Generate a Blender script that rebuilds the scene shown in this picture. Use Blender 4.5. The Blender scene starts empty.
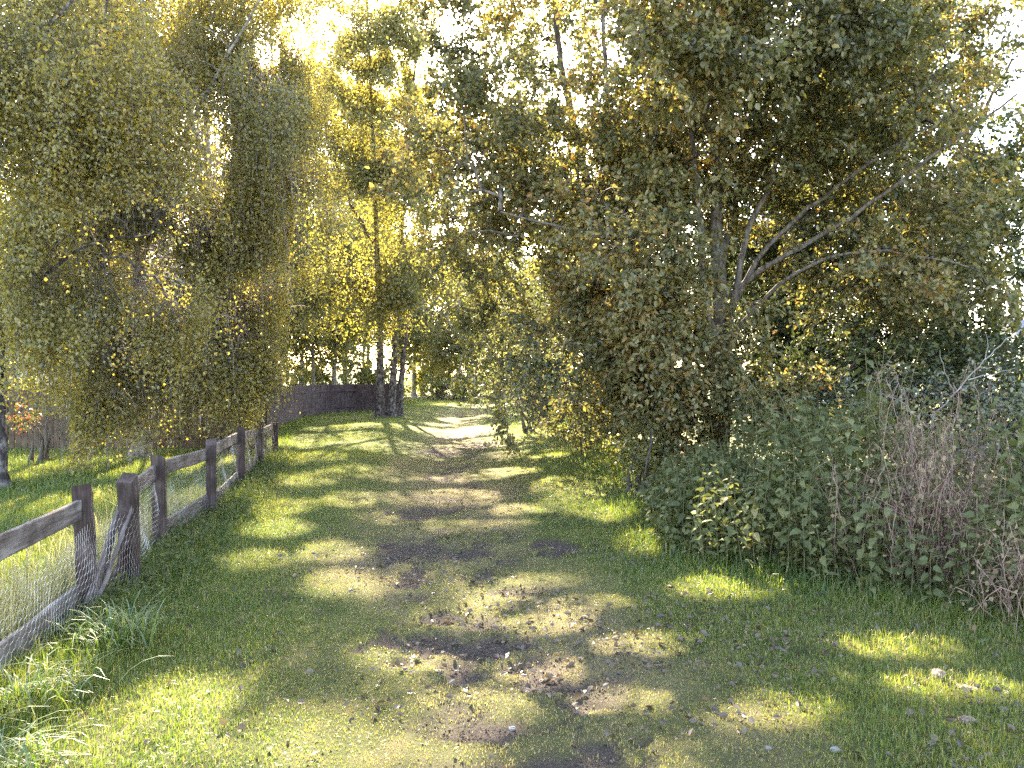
import bpy, math, random
import numpy as np
from mathutils import Vector, Matrix

SEED = 11
rng = np.random.default_rng(SEED)
random.seed(SEED)
scene = bpy.context.scene
COL = scene.collection
F, HZ, CH = 770.0, 375.0, 1.6          # focal length in pixels, horizon row, eye height


def P(px, py, Y):
    """a point at distance Y in front of the photographer"""
    return np.array([(px - 512) / F * Y, Y, CH + (HZ - py) / F * Y])


def Gd(px, py):
    Y = CH * F / (py - HZ)
    return (px - 512) / F * Y, Y


# ------------------------------------------------------------------ sun
SUN_EL, SUN_AZ = math.radians(34), math.radians(-12)      # azimuth from +Y, negative = left
SUN = np.array([math.cos(SUN_EL) * math.sin(SUN_AZ), math.cos(SUN_EL) * math.cos(SUN_AZ), math.sin(SUN_EL)])

# ------------------------------------------------------------------ noise
_tab = np.random.default_rng(3).random((256, 256))


def vnoise(x, y, s=0):
    x = np.asarray(x, float) + s * 37.3
    y = np.asarray(y, float) + s * 17.9
    xi, yi = np.floor(x).astype(int), np.floor(y).astype(int)
    fx, fy = x - xi, y - yi
    fx = fx * fx * (3 - 2 * fx)
    fy = fy * fy * (3 - 2 * fy)
    a = _tab[xi & 255, yi & 255]; b = _tab[(xi + 1) & 255, yi & 255]
    c = _tab[xi & 255, (yi + 1) & 255]; d = _tab[(xi + 1) & 255, (yi + 1) & 255]
    return (a * (1 - fx) + b * fx) * (1 - fy) + (c * (1 - fx) + d * fx) * fy


def fbm(x, y, s=0, o=4):
    v, amp, tot = 0, 1.0, 0
    for k in range(o):
        v = v + amp * vnoise(np.asarray(x) * 2 ** k, np.asarray(y) * 2 ** k, s + k)
        tot += amp
        amp *= .5
    return v / tot


def smooth(a, b, x):
    t = np.clip((np.asarray(x, float) - a) / (b - a), 0, 1)
    return t * t * (3 - 2 * t)


# ------------------------------------------------------------------ openings in the canopy that let sun down to the ground
GAPS = []
for (px, py, rx, ry) in [
    (130, 738, 78, 50), (300, 750, 75, 30), (360, 745, 60, 18), (20, 700, 40, 30),
    (250, 560, 40, 9), (285, 508, 26, 6), (275, 528, 36, 8), (345, 580, 46, 11), (330, 548, 30, 9),
    (310, 480, 36, 6), (300, 462, 40, 5), (350, 495, 30, 6), (395, 512, 40, 5), (375, 470, 50, 5),
    (480, 468, 75, 4), (440, 490, 60, 6), (560, 490, 34, 12), (470, 520, 60, 4), (530, 505, 40, 4),
    (540, 577, 36, 5), (455, 608, 48, 7), (550, 615, 50, 6), (540, 660, 40, 7), (500, 590, 30, 4),
    (730, 588, 70, 9), (640, 545, 24, 9), (612, 482, 34, 14), (600, 510, 50, 8),
    (770, 713, 70, 9), (900, 648, 60, 8), (960, 690, 60, 7), (650, 640, 50, 6),
    (462, 404, 55, 1.6), (400, 446, 70, 5), (330, 440, 60, 6), (500, 438, 60, 3.5), (430, 428, 70, 3), (480, 416, 50, 2),
    (350, 428, 40, 3), (540, 428, 40, 4),
    (50, 460, 80, 10), (60, 510, 60, 15), (150, 470, 50, 8), (20, 560, 60, 30), (190, 465, 40, 8), (210, 500, 60, 8),
    (590, 600, 50, 5), (420, 650, 60, 6), (480, 700, 60, 8), (620, 690, 50, 6), (420, 760, 80, 12),
]:
    gx, gy = Gd(px, py)
    GAPS.append((gx, gy, rx * gy / F, ry * gy * gy / (CH * F) * (1.35 if gy > 9 else 1.1), 0))
# the open garden behind the fence: only what stands high above it is thinned
GAPS += [(-7.6, 13.2, 3.4, 1.5, 1.6), (-6.6, 10.4, 2.4, 2.3, 4.6), (-9.5, 11.5, 2, 2, 4.6), (-4.4, 6.2, 1.0, 1.2, 2)]
GAPS = np.array(GAPS)


def sun_keep(pos, leak=.03):
    g = pos[:, :2] - SUN[:2] / SUN[2] * pos[:, 2:3]
    keep = np.ones(len(pos), bool)
    n = fbm(g[:, 0] * 2.2, g[:, 1] * 1.6, 5, 3) - .5
    for gx, gy, rx, ry, zlow in GAPS:
        d = ((g[:, 0] - gx) / (rx + .06)) ** 2 + ((g[:, 1] - gy) / (ry + .12)) ** 2
        keep &= ~((d < 1 + 1.3 * n) & (pos[:, 2] >= zlow))
    return keep | (rng.random(len(pos)) < leak)


# ------------------------------------------------------------------ object helpers
def tag(o, label=None, cat=None, group=None, kind=None):
    if label: o['label'] = label
    if cat: o['category'] = cat
    if group: o['group'] = group
    if kind: o['kind'] = kind
    return o


def empty(name, loc, label=None, cat=None, group=None, rz=0):
    o = bpy.data.objects.new(name, None)
    o.empty_display_size = .2
    o.location = [float(v) for v in loc]
    o.rotation_euler = (0, 0, rz)
    COL.objects.link(o)
    return tag(o, label, cat, group)


def link(name, mesh, mat=None, parent=None):
    if mat is not None and not mesh.materials:
        mesh.materials.append(mat)
    o = bpy.data.objects.new(name, mesh)
    COL.objects.link(o)
    if parent is not None:
        o.parent = parent
    return o


def dup_tree(root, loc, rz=0, scale=1, label=None, group=None):
    r = root.copy(); COL.objects.link(r)
    r.location = [float(v) for v in loc]; r.rotation_euler = (0, 0, rz)
    r.scale = (scale, scale, scale) if not hasattr(scale, '__len__') else scale
    if label: r['label'] = label
    if group: r['group'] = group
    for ch in list(root.children):
        c = ch.copy(); COL.objects.link(c); c.parent = r
    return r


def np_mesh(name, V, faces, attrs=None, smooth_shade=False):
    """faces: list of (k,n) int arrays; attrs: dict name -> (domain, values) floats"""
    me = bpy.data.meshes.new(name)
    V = np.ascontiguousarray(V, np.float32)
    me.vertices.add(len(V))
    me.vertices.foreach_set('co', V.ravel())
    idx = np.concatenate([f.ravel() for f in faces]).astype(np.int32)
    tot = np.concatenate([np.full(len(f), f.shape[1], np.int32) for f in faces])
    start = np.concatenate([[0], np.cumsum(tot)[:-1]]).astype(np.int32)
    me.loops.add(len(idx)); me.loops.foreach_set('vertex_index', idx)
    me.polygons.add(len(tot)); me.polygons.foreach_set('loop_start', start)
    me.polygons.foreach_set('use_smooth', np.full(len(tot), smooth_shade))
    me.update(calc_edges=True)
    for k, (dom, val) in (attrs or {}).items():
        a = me.attributes.new(k, 'FLOAT', dom)
        a.data.foreach_set('value', np.ascontiguousarray(val, np.float32))
    return me


class MB:
    """collects tubes and free polygons for one mesh"""
    def __init__(self):
        self.V, self.F4, self.F3, self.n = [], [], [], 0

    def add(self, v, f4=None, f3=None):
        v = np.asarray(v, float)
        if f4 is not None and len(f4): self.F4.append(np.asarray(f4) + self.n)
        if f3 is not None and len(f3): self.F3.append(np.asarray(f3) + self.n)
        self.V.append(v); self.n += len(v)

    def tube(self, pts, rad, sides=6, cap=True):
        pts = np.asarray(pts, float); m = len(pts)
        rad = np.broadcast_to(np.asarray(rad, float), (m,))
        t = np.gradient(pts, axis=0)
        t /= np.linalg.norm(t, axis=1)[:, None] + 1e-9
        ref = np.array([0, 0, 1.]) if abs(t[:, 2]).mean() < .8 else np.array([1., 0, 0])
        u = np.cross(t, ref); u /= np.linalg.norm(u, axis=1)[:, None] + 1e-9
        w = np.cross(t, u)
        a = np.arange(sides) * 2 * np.pi / sides
        ring = pts[:, None] + rad[:, None, None] * (np.cos(a)[None, :, None] * u[:, None] + np.sin(a)[None, :, None] * w[:, None])
        v = ring.reshape(-1, 3)
        i = (np.arange(m - 1)[:, None] * sides + np.arange(sides)[None]).ravel()
        j = (np.arange(m - 1)[:, None] * sides + (np.arange(sides)[None] + 1) % sides).ravel()
        f4 = np.stack([i, j, j + sides, i + sides], 1)
        self.add(v, f4)

    def mesh(self, name, smooth_shade=True, attrs=None):
        fs = []
        if self.F4: fs.append(np.concatenate(self.F4))
        if self.F3: fs.append(np.concatenate(self.F3))
        return np_mesh(name, np.concatenate(self.V), fs, attrs, smooth_shade)


def unit(v):
    v = np.asarray(v, float)
    return v / (np.linalg.norm(v, axis=-1, keepdims=True) + 1e-9)


# leaf templates: x across, y along the leaf, z the fold
LEAF_DIAMOND = (np.array([[0, 0, 0], [-.36, .42, .10], [0, 1, -.05], [.36, .42, .10]]), [np.array([[0, 1, 2, 3]])])
LEAF_OVATE = (np.array([[0, 0, 0], [-.30, .28, .07], [-.27, .66, .05], [0, 1, -.10], [.27, .66, .05], [.30, .28, .07]]),
              [np.array([[0, 3, 2, 1], [0, 5, 4, 3]])])
LEAF_NETTLE = (np.array([[0, 0, 0], [0, .45, .03], [0, 1, -.16], [-.27, .16, .06], [-.24, .5, .05], [.27, .16, .06], [.24, .5, .05],
                         [-.12, .78, -.03], [.12, .78, -.03]]),
               [np.array([[0, 1, 4, 3], [0, 5, 6, 1], [1, 2, 7, 4], [1, 6, 8, 2]])])
LEAF_NARROW = (np.array([[0, 0, 0], [-.10, .35, .03], [0, 1, -.2], [.10, .35, .03], [0, .4, .0]]),
               [np.array([[0, 4, 2, 1], [0, 3, 2, 4]])])


def leaves(name, pos, axis, size, tmpl, rnd=None, nup=.35, width=1.0):
    """one mesh of leaves: each at pos, pointing along axis, its face normal random with an upward bias"""
    n = len(pos)
    a = unit(axis)
    r = rng.normal(size=(n, 3)); r[:, 2] += nup * 2.2
    x = unit(np.cross(a, r)); z = np.cross(x, a)
    tv, tf = tmpl
    size = np.broadcast_to(size, (n,))
    V = pos[:, None] + size[:, None, None] * (tv[None, :, 0:1] * width * x[:, None] + tv[None, :, 1:2] * a[:, None] + tv[None, :, 2:3] * z[:, None])
    k = len(tv)
    fs, fl = [], []
    rnd = rng.random(n) if rnd is None else rnd
    for f in tf:
        ff = (np.arange(n)[:, None, None] * k + f[None]).reshape(-1, f.shape[1])
        fs.append(ff); fl.append(np.repeat(rnd, len(f)))
    return np_mesh(name, V.reshape(-1, 3), fs, {'rnd': ('FACE', np.concatenate(fl))})


# ------------------------------------------------------------------ materials
def new_mat(name):
    m = bpy.data.materials.new(name); m.use_nodes = True
    nt = m.node_tree
    for n in list(nt.nodes): nt.nodes.remove(n)
    out = nt.nodes.new('ShaderNodeOutputMaterial')
    return m, nt, out


def N(nt, t, **kw):
    n = nt.nodes.new(t)
    for k, v in kw.items():
        if k in n.inputs: n.inputs[k].default_value = v
        else: setattr(n, k, v)
    return n


def ramp(nt, stops, fac):
    r = nt.nodes.new('ShaderNodeValToRGB')
    el = r.color_ramp.elements
    while len(el) < len(stops): el.new(.5)
    for e, (p, c) in zip(el, stops):
        e.position = p; e.color = (*c, 1)
    nt.links.new(fac, r.inputs[0])
    return r.outputs[0]


def leaf_mat(name, stops, trans=.45, tgain=(1.4, 1.38, .7), gloss=.06, rough=.45, vary=False):
    m, nt, out = new_mat(name)
    at = N(nt, 'ShaderNodeAttribute', attribute_name='rnd')
    oi = N(nt, 'ShaderNodeObjectInfo')
    vr = N(nt, 'ShaderNodeMath', operation='MULTIPLY_ADD'); vr.inputs[1].default_value = .4 if vary else 0
    nt.links.new(oi.outputs['Random'], vr.inputs[0])
    sm = N(nt, 'ShaderNodeMath', operation='SUBTRACT'); sm.inputs[1].default_value = .2 if vary else 0
    nt.links.new(at.outputs['Fac'], vr.inputs[2]); nt.links.new(vr.outputs[0], sm.inputs[0])
    c = ramp(nt, stops, sm.outputs[0])
    d = N(nt, 'ShaderNodeBsdfDiffuse')
    nt.links.new(c, d.inputs['Color'])
    mul = N(nt, 'ShaderNodeMix', data_type='RGBA', blend_type='MULTIPLY')
    mul.inputs[0].default_value = 1
    nt.links.new(c, mul.inputs[6]); mul.inputs[7].default_value = (*tgain, 1)
    t = N(nt, 'ShaderNodeBsdfTranslucent')
    nt.links.new(mul.outputs[2], t.inputs['Color'])
    mx = N(nt, 'ShaderNodeMixShader'); mx.inputs[0].default_value = trans
    nt.links.new(d.outputs[0], mx.inputs[1]); nt.links.new(t.outputs[0], mx.inputs[2])
    if gloss > 0:
        g = N(nt, 'ShaderNodeBsdfGlossy', Roughness=rough)
        g.inputs['Color'].default_value = (1, 1, 1, 1)
        m2 = N(nt, 'ShaderNodeMixShader'); m2.inputs[0].default_value = gloss
        nt.links.new(mx.outputs[0], m2.inputs[1]); nt.links.new(g.outputs[0], m2.inputs[2])
        mx = m2
    nt.links.new(mx.outputs[0], out.inputs[0])
    return m


def bark_mat(name, c1, c2, scale=(14, 14, 3), c3=None, bump=.6, detail=6):
    m, nt, out = new_mat(name)
    tc = N(nt, 'ShaderNodeTexCoord')
    mp = N(nt, 'ShaderNodeMapping'); mp.inputs['Scale'].default_value = scale
    nt.links.new(tc.outputs['Object'], mp.inputs[0])
    nz = N(nt, 'ShaderNodeTexNoise', Scale=1.0, Detail=detail, Roughness=.65)
    nt.links.new(mp.outputs[0], nz.inputs['Vector'])
    st = [(.36, c1), (.62, c2)]
    if c3: st = [(.34, c1), (.47, c2), (.66, c3)]
    c = ramp(nt, st, nz.outputs['Fac'])
    b = N(nt, 'ShaderNodeBsdfPrincipled', Roughness=.9)
    b.inputs['Specular IOR Level'].default_value = .2
    nt.links.new(c, b.inputs['Base Color'])
    bp = N(nt, 'ShaderNodeBump', Strength=bump, Distance=.02)
    nt.links.new(nz.outputs['Fac'], bp.inputs['Height']); nt.links.new(bp.outputs[0], b.inputs['Normal'])
    nt.links.new(b.outputs[0], out.inputs[0])
    return m


def wood_mat(name, c1, c2, c3):
    """grain runs along the object's local X"""
    m, nt, out = new_mat(name)
    tc = N(nt, 'ShaderNodeTexCoord')
    oi = N(nt, 'ShaderNodeObjectInfo')
    add = N(nt, 'ShaderNodeVectorMath', operation='ADD')
    sc = N(nt, 'ShaderNodeVectorMath', operation='SCALE'); sc.inputs['Scale'].default_value = 9.0
    nt.links.new(oi.outputs['Random'], sc.inputs[0])
    nt.links.new(tc.outputs['Object'], add.inputs[0]); nt.links.new(sc.outputs[0], add.inputs[1])
    mp = N(nt, 'ShaderNodeMapping'); mp.inputs['Scale'].default_value = (3, 55, 55)
    nt.links.new(add.outputs[0], mp.inputs[0])
    nz = N(nt, 'ShaderNodeTexNoise', Scale=1.0, Detail=5, Roughness=.7)
    nt.links.new(mp.outputs[0], nz.inputs['Vector'])
    n2 = N(nt, 'ShaderNodeTexNoise', Scale=5.0, Detail=3)
    nt.links.new(add.outputs[0], n2.inputs['Vector'])
    ad = N(nt, 'ShaderNodeMath', operation='MULTIPLY_ADD'); ad.inputs[1].default_value = .5
    hf = N(nt, 'ShaderNodeMath', operation='MULTIPLY'); hf.inputs[1].default_value = .5
    nt.links.new(n2.outputs['Fac'], hf.inputs[0])
    nt.links.new(nz.outputs['Fac'], ad.inputs[0]); nt.links.new(hf.outputs[0], ad.inputs[2])
    c = ramp(nt, [(.36, c1), (.5, c2), (.62, c3)], ad.outputs[0])
    b = N(nt, 'ShaderNodeBsdfPrincipled', Roughness=.85)
    b.inputs['Specular IOR Level'].default_value = .25
    nt.links.new(c, b.inputs['Base Color'])
    bp = N(nt, 'ShaderNodeBump', Strength=.7, Distance=.008)
    nt.links.new(nz.outputs['Fac'], bp.inputs['Height']); nt.links.new(bp.outputs[0], b.inputs['Normal'])
    nt.links.new(b.outputs[0], out.inputs[0])
    return m


def flat_mat(name, c1, c2, scale=3, rough=.8, bump=.0):
    m, nt, out = new_mat(name)
    tc = N(nt, 'ShaderNodeTexCoord')
    nz = N(nt, 'ShaderNodeTexNoise', Scale=scale, Detail=6, Roughness=.6)
    nt.links.new(tc.outputs['Object'], nz.inputs['Vector'])
    c = ramp(nt, [(.35, c1), (.65, c2)], nz.outputs['Fac'])
    b = N(nt, 'ShaderNodeBsdfPrincipled', Roughness=rough)
    nt.links.new(c, b.inputs['Base Color'])
    if bump:
        bp = N(nt, 'ShaderNodeBump', Strength=bump, Distance=.02)
        nt.links.new(nz.outputs['Fac'], bp.inputs['Height']); nt.links.new(bp.outputs[0], b.inputs['Normal'])
    nt.links.new(b.outputs[0], out.inputs[0])
    return m


M = {}
M['birch_leaf'] = leaf_mat('birch_leaf', [(0, (.11, .107, .046)), (.4, (.20, .182, .072)), (.75, (.28, .24, .085)), (.93, (.35, .28, .07)), (1, (.40, .28, .05))], .6, (1.6,1.55,.75))
M['birch_leaf_gold'] = leaf_mat('birch_leaf_gold', [(0, (.10, .105, .04)), (.5, (.19, .18, .06)), (.85, (.32, .27, .08)), (1, (.42, .31, .07))], .5)
M['broad_leaf'] = leaf_mat('broad_leaf', [(0, (.055, .062, .034)), (.35, (.138, .138, .058)), (.68, (.235, .20, .10)), (.84, (.30, .22, .08)), (.95, (.31, .23, .06)), (1, (.27, .14, .045))], .42, gloss=.04)
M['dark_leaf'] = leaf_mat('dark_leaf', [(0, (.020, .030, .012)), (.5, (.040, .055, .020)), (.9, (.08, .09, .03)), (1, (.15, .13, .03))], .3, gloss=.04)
M['shrub_leaf'] = leaf_mat('shrub_leaf', [(0, (.05, .06, .03)), (.5, (.10, .11, .055)), (.85, (.17, .165, .09)), (1, (.30, .25, .08))], .38, gloss=.10)
M['far_leaf'] = leaf_mat('far_leaf', [(0, (.09, .10, .035)), (.5, (.17, .17, .05)), (.85, (.28, .24, .06)), (1, (.36, .26, .06))], .5)
M['nettle_leaf'] = leaf_mat('nettle_leaf', [(0, (.075, .090, .040)), (.5, (.13, .145, .064)), (.85, (.20, .195, .095)), (.97, (.24, .21, .10)), (1, (.26, .18, .08))], .3, gloss=.012, vary=True)
M['herb_leaf'] = leaf_mat('herb_leaf', [(0, (.060, .075, .032)), (.5, (.115, .125, .052)), (.85, (.19, .175, .085)), (1, (.25, .17, .09))], .3, gloss=.012, vary=True)
M['dry_leaf'] = leaf_mat('dry_leaf', [(0, (.12, .075, .055)), (.5, (.22, .16, .12)), (1, (.34, .27, .19))], .25, gloss=0)
M['litter'] = leaf_mat('litter', [(0, (.045, .032, .025)), (.5, (.105, .075, .055)), (.85, (.17, .125, .085)), (1, (.25, .20, .13))], .15, gloss=.05)
M['grass_blade'] = leaf_mat('grass_blade', [(0, (.055, .098, .016)), (.35, (.125, .178, .030)), (.6, (.215, .215, .048)), (.8, (.30, .25, .10)), (1, (.38, .31, .20))], .45, (1.45, 1.4, .75), gloss=.05)
M['straw_blade'] = leaf_mat('straw_blade', [(0, (.14, .16, .05)), (.4, (.30, .27, .13)), (1, (.48, .41, .26))], .45, (1.3, 1.3, .9), gloss=.04)
M['tuft_blade'] = leaf_mat('tuft_blade', [(0, (.06, .12, .03)), (.6, (.12, .18, .045)), (1, (.24, .25, .09))], .45, (1.5, 1.5, .6), gloss=.07)
M['birch_bark'] = bark_mat('birch_bark', (.05, .042, .04), (.22, .19, .18), (9, 9, 22), (.55, .50, .48), .35)
M['birch_bark_dark'] = bark_mat('birch_bark_dark', (.026, .021, .022), (.065, .052, .052), (12, 12, 9), (.26, .23, .235), .5)
M['grey_bark'] = bark_mat('grey_bark', (.055, .042, .036), (.21, .175, .155), (22, 22, 7), bump=1.0)
M['brown_bark'] = bark_mat('brown_bark', (.05, .04, .035), (.16, .13, .11), (12, 12, 3))
M['stalk'] = bark_mat('stalk', (.10, .09, .05), (.20, .18, .10), (20, 20, 6), bump=.1)
M['dry_stalk'] = bark_mat('dry_stalk', (.17, .095, .08), (.38, .26, .22), (25, 25, 10), bump=.1)
M['pale_twig'] = bark_mat('pale_twig', (.20, .18, .175), (.40, .365, .35), (25, 25, 10), bump=.1)
M['post_wood'] = wood_mat('post_wood', (.022, .013, .013), (.055, .036, .034), (.115, .085, .082))
M['rail_wood'] = wood_mat('rail_wood', (.050, .036, .034), (.135, .106, .10), (.26, .225, .215))
M['board_wood'] = wood_mat('board_wood', (.075, .060, .055), (.155, .130, .118), (.27, .24, .22))
M['dark_board'] = wood_mat('dark_board', (.030, .019, .023), (.055, .037, .044), (.09, .07, .078))
M['brown_board'] = wood_mat('brown_board', (.055, .034, .026), (.11, .072, .052), (.18, .13, .10))
M['clod'] = flat_mat('clod', (.12, .08, .06), (.30, .23, .18), 40, .95, .8)
M['stone'] = flat_mat('stone', (.13, .12, .12), (.24, .225, .22), 30, .85, .5)
M['render_wall'] = flat_mat('render_wall', (.68, .64, .58), (.78, .75, .70), 2)
M['slate'] = flat_mat('slate', (.13, .125, .15), (.21, .20, .235), 6, .6, .3)
M['glass_dark'] = flat_mat('glass_dark', (.03, .035, .045), (.05, .055, .07), 2, .12)
M['white_paint'] = flat_mat('white_paint', (.74, .74, .74), (.80, .80, .80), 2, .5)


def wire_mat():
    m, nt, out = new_mat('galvanised_wire')
    b = N(nt, 'ShaderNodeBsdfPrincipled', Roughness=.45, Metallic=.6)
    tc = N(nt, 'ShaderNodeTexCoord'); nz = N(nt, 'ShaderNodeTexNoise', Scale=8, Detail=3)
    nt.links.new(tc.outputs['Object'], nz.inputs['Vector'])
    nt.links.new(ramp(nt, [(.4, (.30, .22, .20)), (.6, (.62, .58, .58))], nz.outputs['Fac']), b.inputs['Base Color'])
    nt.links.new(b.outputs[0], out.inputs[0])
    return m


M['wire'] = wire_mat()

# ------------------------------------------------------------------ ground, path
PY = [-5, 2.4, 3.1, 4.5, 6.7, 9.1, 13, 19, 27, 37, 46, 60]
PX = [.3, .2, .1, -.1, -.62, -.92, -1.1, -1.45, -2.1, -2.2, -1.2, 2]


def path_x(y): return np.interp(y, PY, PX)


def worn_mask(x, y):
    d = np.abs(x - path_x(y) - .12) + (fbm(x * 1.1, y * .8, 2) - .5) * 1.0
    hw = np.interp(y, [2, 5, 12, 30, 50], [1.05, 1.0, 1.05, .8, .6])
    return smooth(hw + .35, hw - .45, d) * np.interp(y, [12, 26, 40], [1, .75, .3])


BARE = []
for (px, py, rx, ry) in [(405, 508, 16, 6), (405, 545, 26, 11), (412, 574, 20, 10), (440, 612, 24, 6), (455, 640, 70, 18), (450, 668, 34, 7),
                         (553, 676, 34, 9), (500, 728, 60, 12), (600, 736, 40, 10), (530, 760, 70, 12), (470, 548, 20, 6), (555, 545, 20, 8),
                         (445, 446, 26, 4), (480, 441, 20, 3), (462, 432, 20, 2.5), (418, 590, 22, 5), (520, 640, 30, 6), (450, 470, 24, 3)]:
    gx, gy = Gd(px, py)
    BARE.append((gx, gy, rx * gy / F, ry * gy * gy / (CH * F)))


def bare_mask(x, y):
    v = np.zeros(np.shape(x))
    n = fbm(x * 7, y * 5.5, 9, 5) - .5
    for gx, gy, rx, ry in BARE:
        d = ((x - gx) / rx) ** 2 + ((y - gy) / ry) ** 2
        v = np.maximum(v, smooth(1.35, .45, d + 5.5 * n))
    d = np.abs(x - path_x(y) - .1)
    v = np.maximum(v, .85 * smooth(.52, .64, fbm(x * 3.6, y * 2.6, 13, 5)) * smooth(.95, .2, d))
    return v


def gz(x, y):
    x = np.asarray(x, float); y = np.asarray(y, float)
    d = x - path_x(y)
    amp = np.interp(y, [2, 6, 14, 30, 46], [.02, .05, .13, .16, .06])
    h = -amp * np.exp(-(d / 1.15) ** 2)
    h = h + .10 * smooth(1.5, 3.0, d) * smooth(9, 16, y) * smooth(8, 5, d)
    h = h + .06 * np.exp(-((d + 2.3) / .9) ** 2) * smooth(9, 16, y)
    h = h + .035 * (fbm(x * .9, y * .9, 4) - .5) + .02 * (fbm(x * 4, y * 4, 6) - .5)
    h = h - .03 * bare_mask(x, y)
    h = h + 1.2 * smooth(60, 160, y) + 1.5 * smooth(25, 90, np.abs(x))
    return h


xs = np.unique(np.concatenate([np.arange(-4.6, 4.4, .07), np.arange(-10, 8, .25), np.arange(-40, 40, 2.5), np.linspace(-400, 400, 33)]))
ys = np.unique(np.concatenate([np.arange(2.2, 9, .07), np.arange(9, 20, .14), np.arange(20, 50, .4), np.arange(-6, 2.2, .6), np.arange(50, 100, 4), np.linspace(-60, 700, 30)]))
XX, YY = np.meshgrid(xs, ys)
ZZ = gz(XX, YY)
WW = worn_mask(XX, YY) * (.25 + .75 * smooth(.35, .6, fbm(XX * 1.3, YY * .9, 51))); BB = bare_mask(XX, YY)
nx, ny = len(xs), len(ys)
ii = (np.arange(ny - 1)[:, None] * nx + np.arange(nx - 1)[None]).ravel()
quads = np.stack([ii, ii + 1, ii + 1 + nx, ii + nx], 1)
cxm = XX.ravel()[quads].mean(1); cym = YY.ravel()[quads].mean(1)
on_path = (np.abs(cxm - path_x(cym) - .12) + (fbm(cxm * 1.1, cym * .8, 2) - .5) * 1.0 < np.interp(cym, [2, 5, 12, 30, 50], [1.05, 1.0, 1.05, .8, .6])) & (cym > -4) & (cym < 47)


def ground_mat():
    m, nt, out = new_mat('turf_and_earth')
    tc = N(nt, 'ShaderNodeTexCoord')
    w = N(nt, 'ShaderNodeAttribute', attribute_name='worn'); b = N(nt, 'ShaderNodeAttribute', attribute_name='bare')
    n1 = N(nt, 'ShaderNodeTexNoise', Scale=3, Detail=8, Roughness=.7); nt.links.new(tc.outputs['Object'], n1.inputs['Vector'])
    n2 = N(nt, 'ShaderNodeTexNoise', Scale=70, Detail=8, Roughness=.8); nt.links.new(tc.outputs['Object'], n2.inputs['Vector'])
    turf = ramp(nt, [(.3, (.040, .052, .018)), (.5, (.085, .098, .034)), (.66, (.17, .145, .065))], n1.outputs['Fac'])
    worn = ramp(nt, [(.34, (.07, .056, .034)), (.5, (.165, .138, .074)), (.64, (.29, .24, .15))], n2.outputs['Fac'])
    bare = ramp(nt, [(.35, (.040, .031, .027)), (.55, (.10, .079, .066)), (.72, (.21, .175, .15))], n2.outputs['Fac'])
    m1 = N(nt, 'ShaderNodeMix', data_type='RGBA'); nt.links.new(w.outputs['Fac'], m1.inputs[0]); nt.links.new(turf, m1.inputs[6]); nt.links.new(worn, m1.inputs[7])
    m2 = N(nt, 'ShaderNodeMix', data_type='RGBA'); nt.links.new(b.outputs['Fac'], m2.inputs[0]); nt.links.new(m1.outputs[2], m2.inputs[6]); nt.links.new(bare, m2.inputs[7])
    p = N(nt, 'ShaderNodeBsdfPrincipled', Roughness=.95); p.inputs['Specular IOR Level'].default_value = .15
    nt.links.new(m2.outputs[2], p.inputs['Base Color'])
    bp = N(nt, 'ShaderNodeBump', Strength=1.0, Distance=.03); nt.links.new(n2.outputs['Fac'], bp.inputs['Height']); nt.links.new(bp.outputs[0], p.inputs['Normal'])
    nt.links.new(p.outputs[0], out.inputs[0])
    return m


M['ground'] = ground_mat()


def sheet(name, q):
    used, inv = np.unique(q, return_inverse=True)
    V = np.stack([XX.ravel(), YY.ravel(), ZZ.ravel()], 1)[used]
    me = np_mesh(name, V, [inv.reshape(q.shape)], {'worn': ('POINT', WW.ravel()[used]), 'bare': ('POINT', BB.ravel()[used])}, True)
    return link(name, me, M['ground'])


tag(sheet('ground', quads[~on_path]), kind='structure')
tag(sheet('path', quads[on_path]), kind='structure')

# ------------------------------------------------------------------ the post-and-rail fence line
POSTS = [(-2.38, 2.65), (-2.87, 5.2), (-2.90, 5.85), (-3.25, 7.1), (-3.41, 8.7), (-3.88, 11.0), (-4.36, 13.3), (-4.84, 15.7)]
FX = np.array([p[0] for p in POSTS]); FY = np.array([p[1] for p in POSTS])


def fence_x(y): return np.interp(y, np.concatenate([[0], FY, [19, 27, 34, 60]]), np.concatenate([[-1.9], FX, [-5.9, -7.6, -6.2, -6]]))


TH_Y = [3.5, 4.2, 4.8, 5.3, 5.6, 6.0, 6.3, 7.25, 9, 12, 16]
TH_X = [4.3, 3.75, 3.25, 2.72, 2.36, 2.12, 1.6, 1.32, 1.5, 1.7, 1.5]


def thicket_x(y): return np.interp(y, TH_Y, TH_X)


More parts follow.
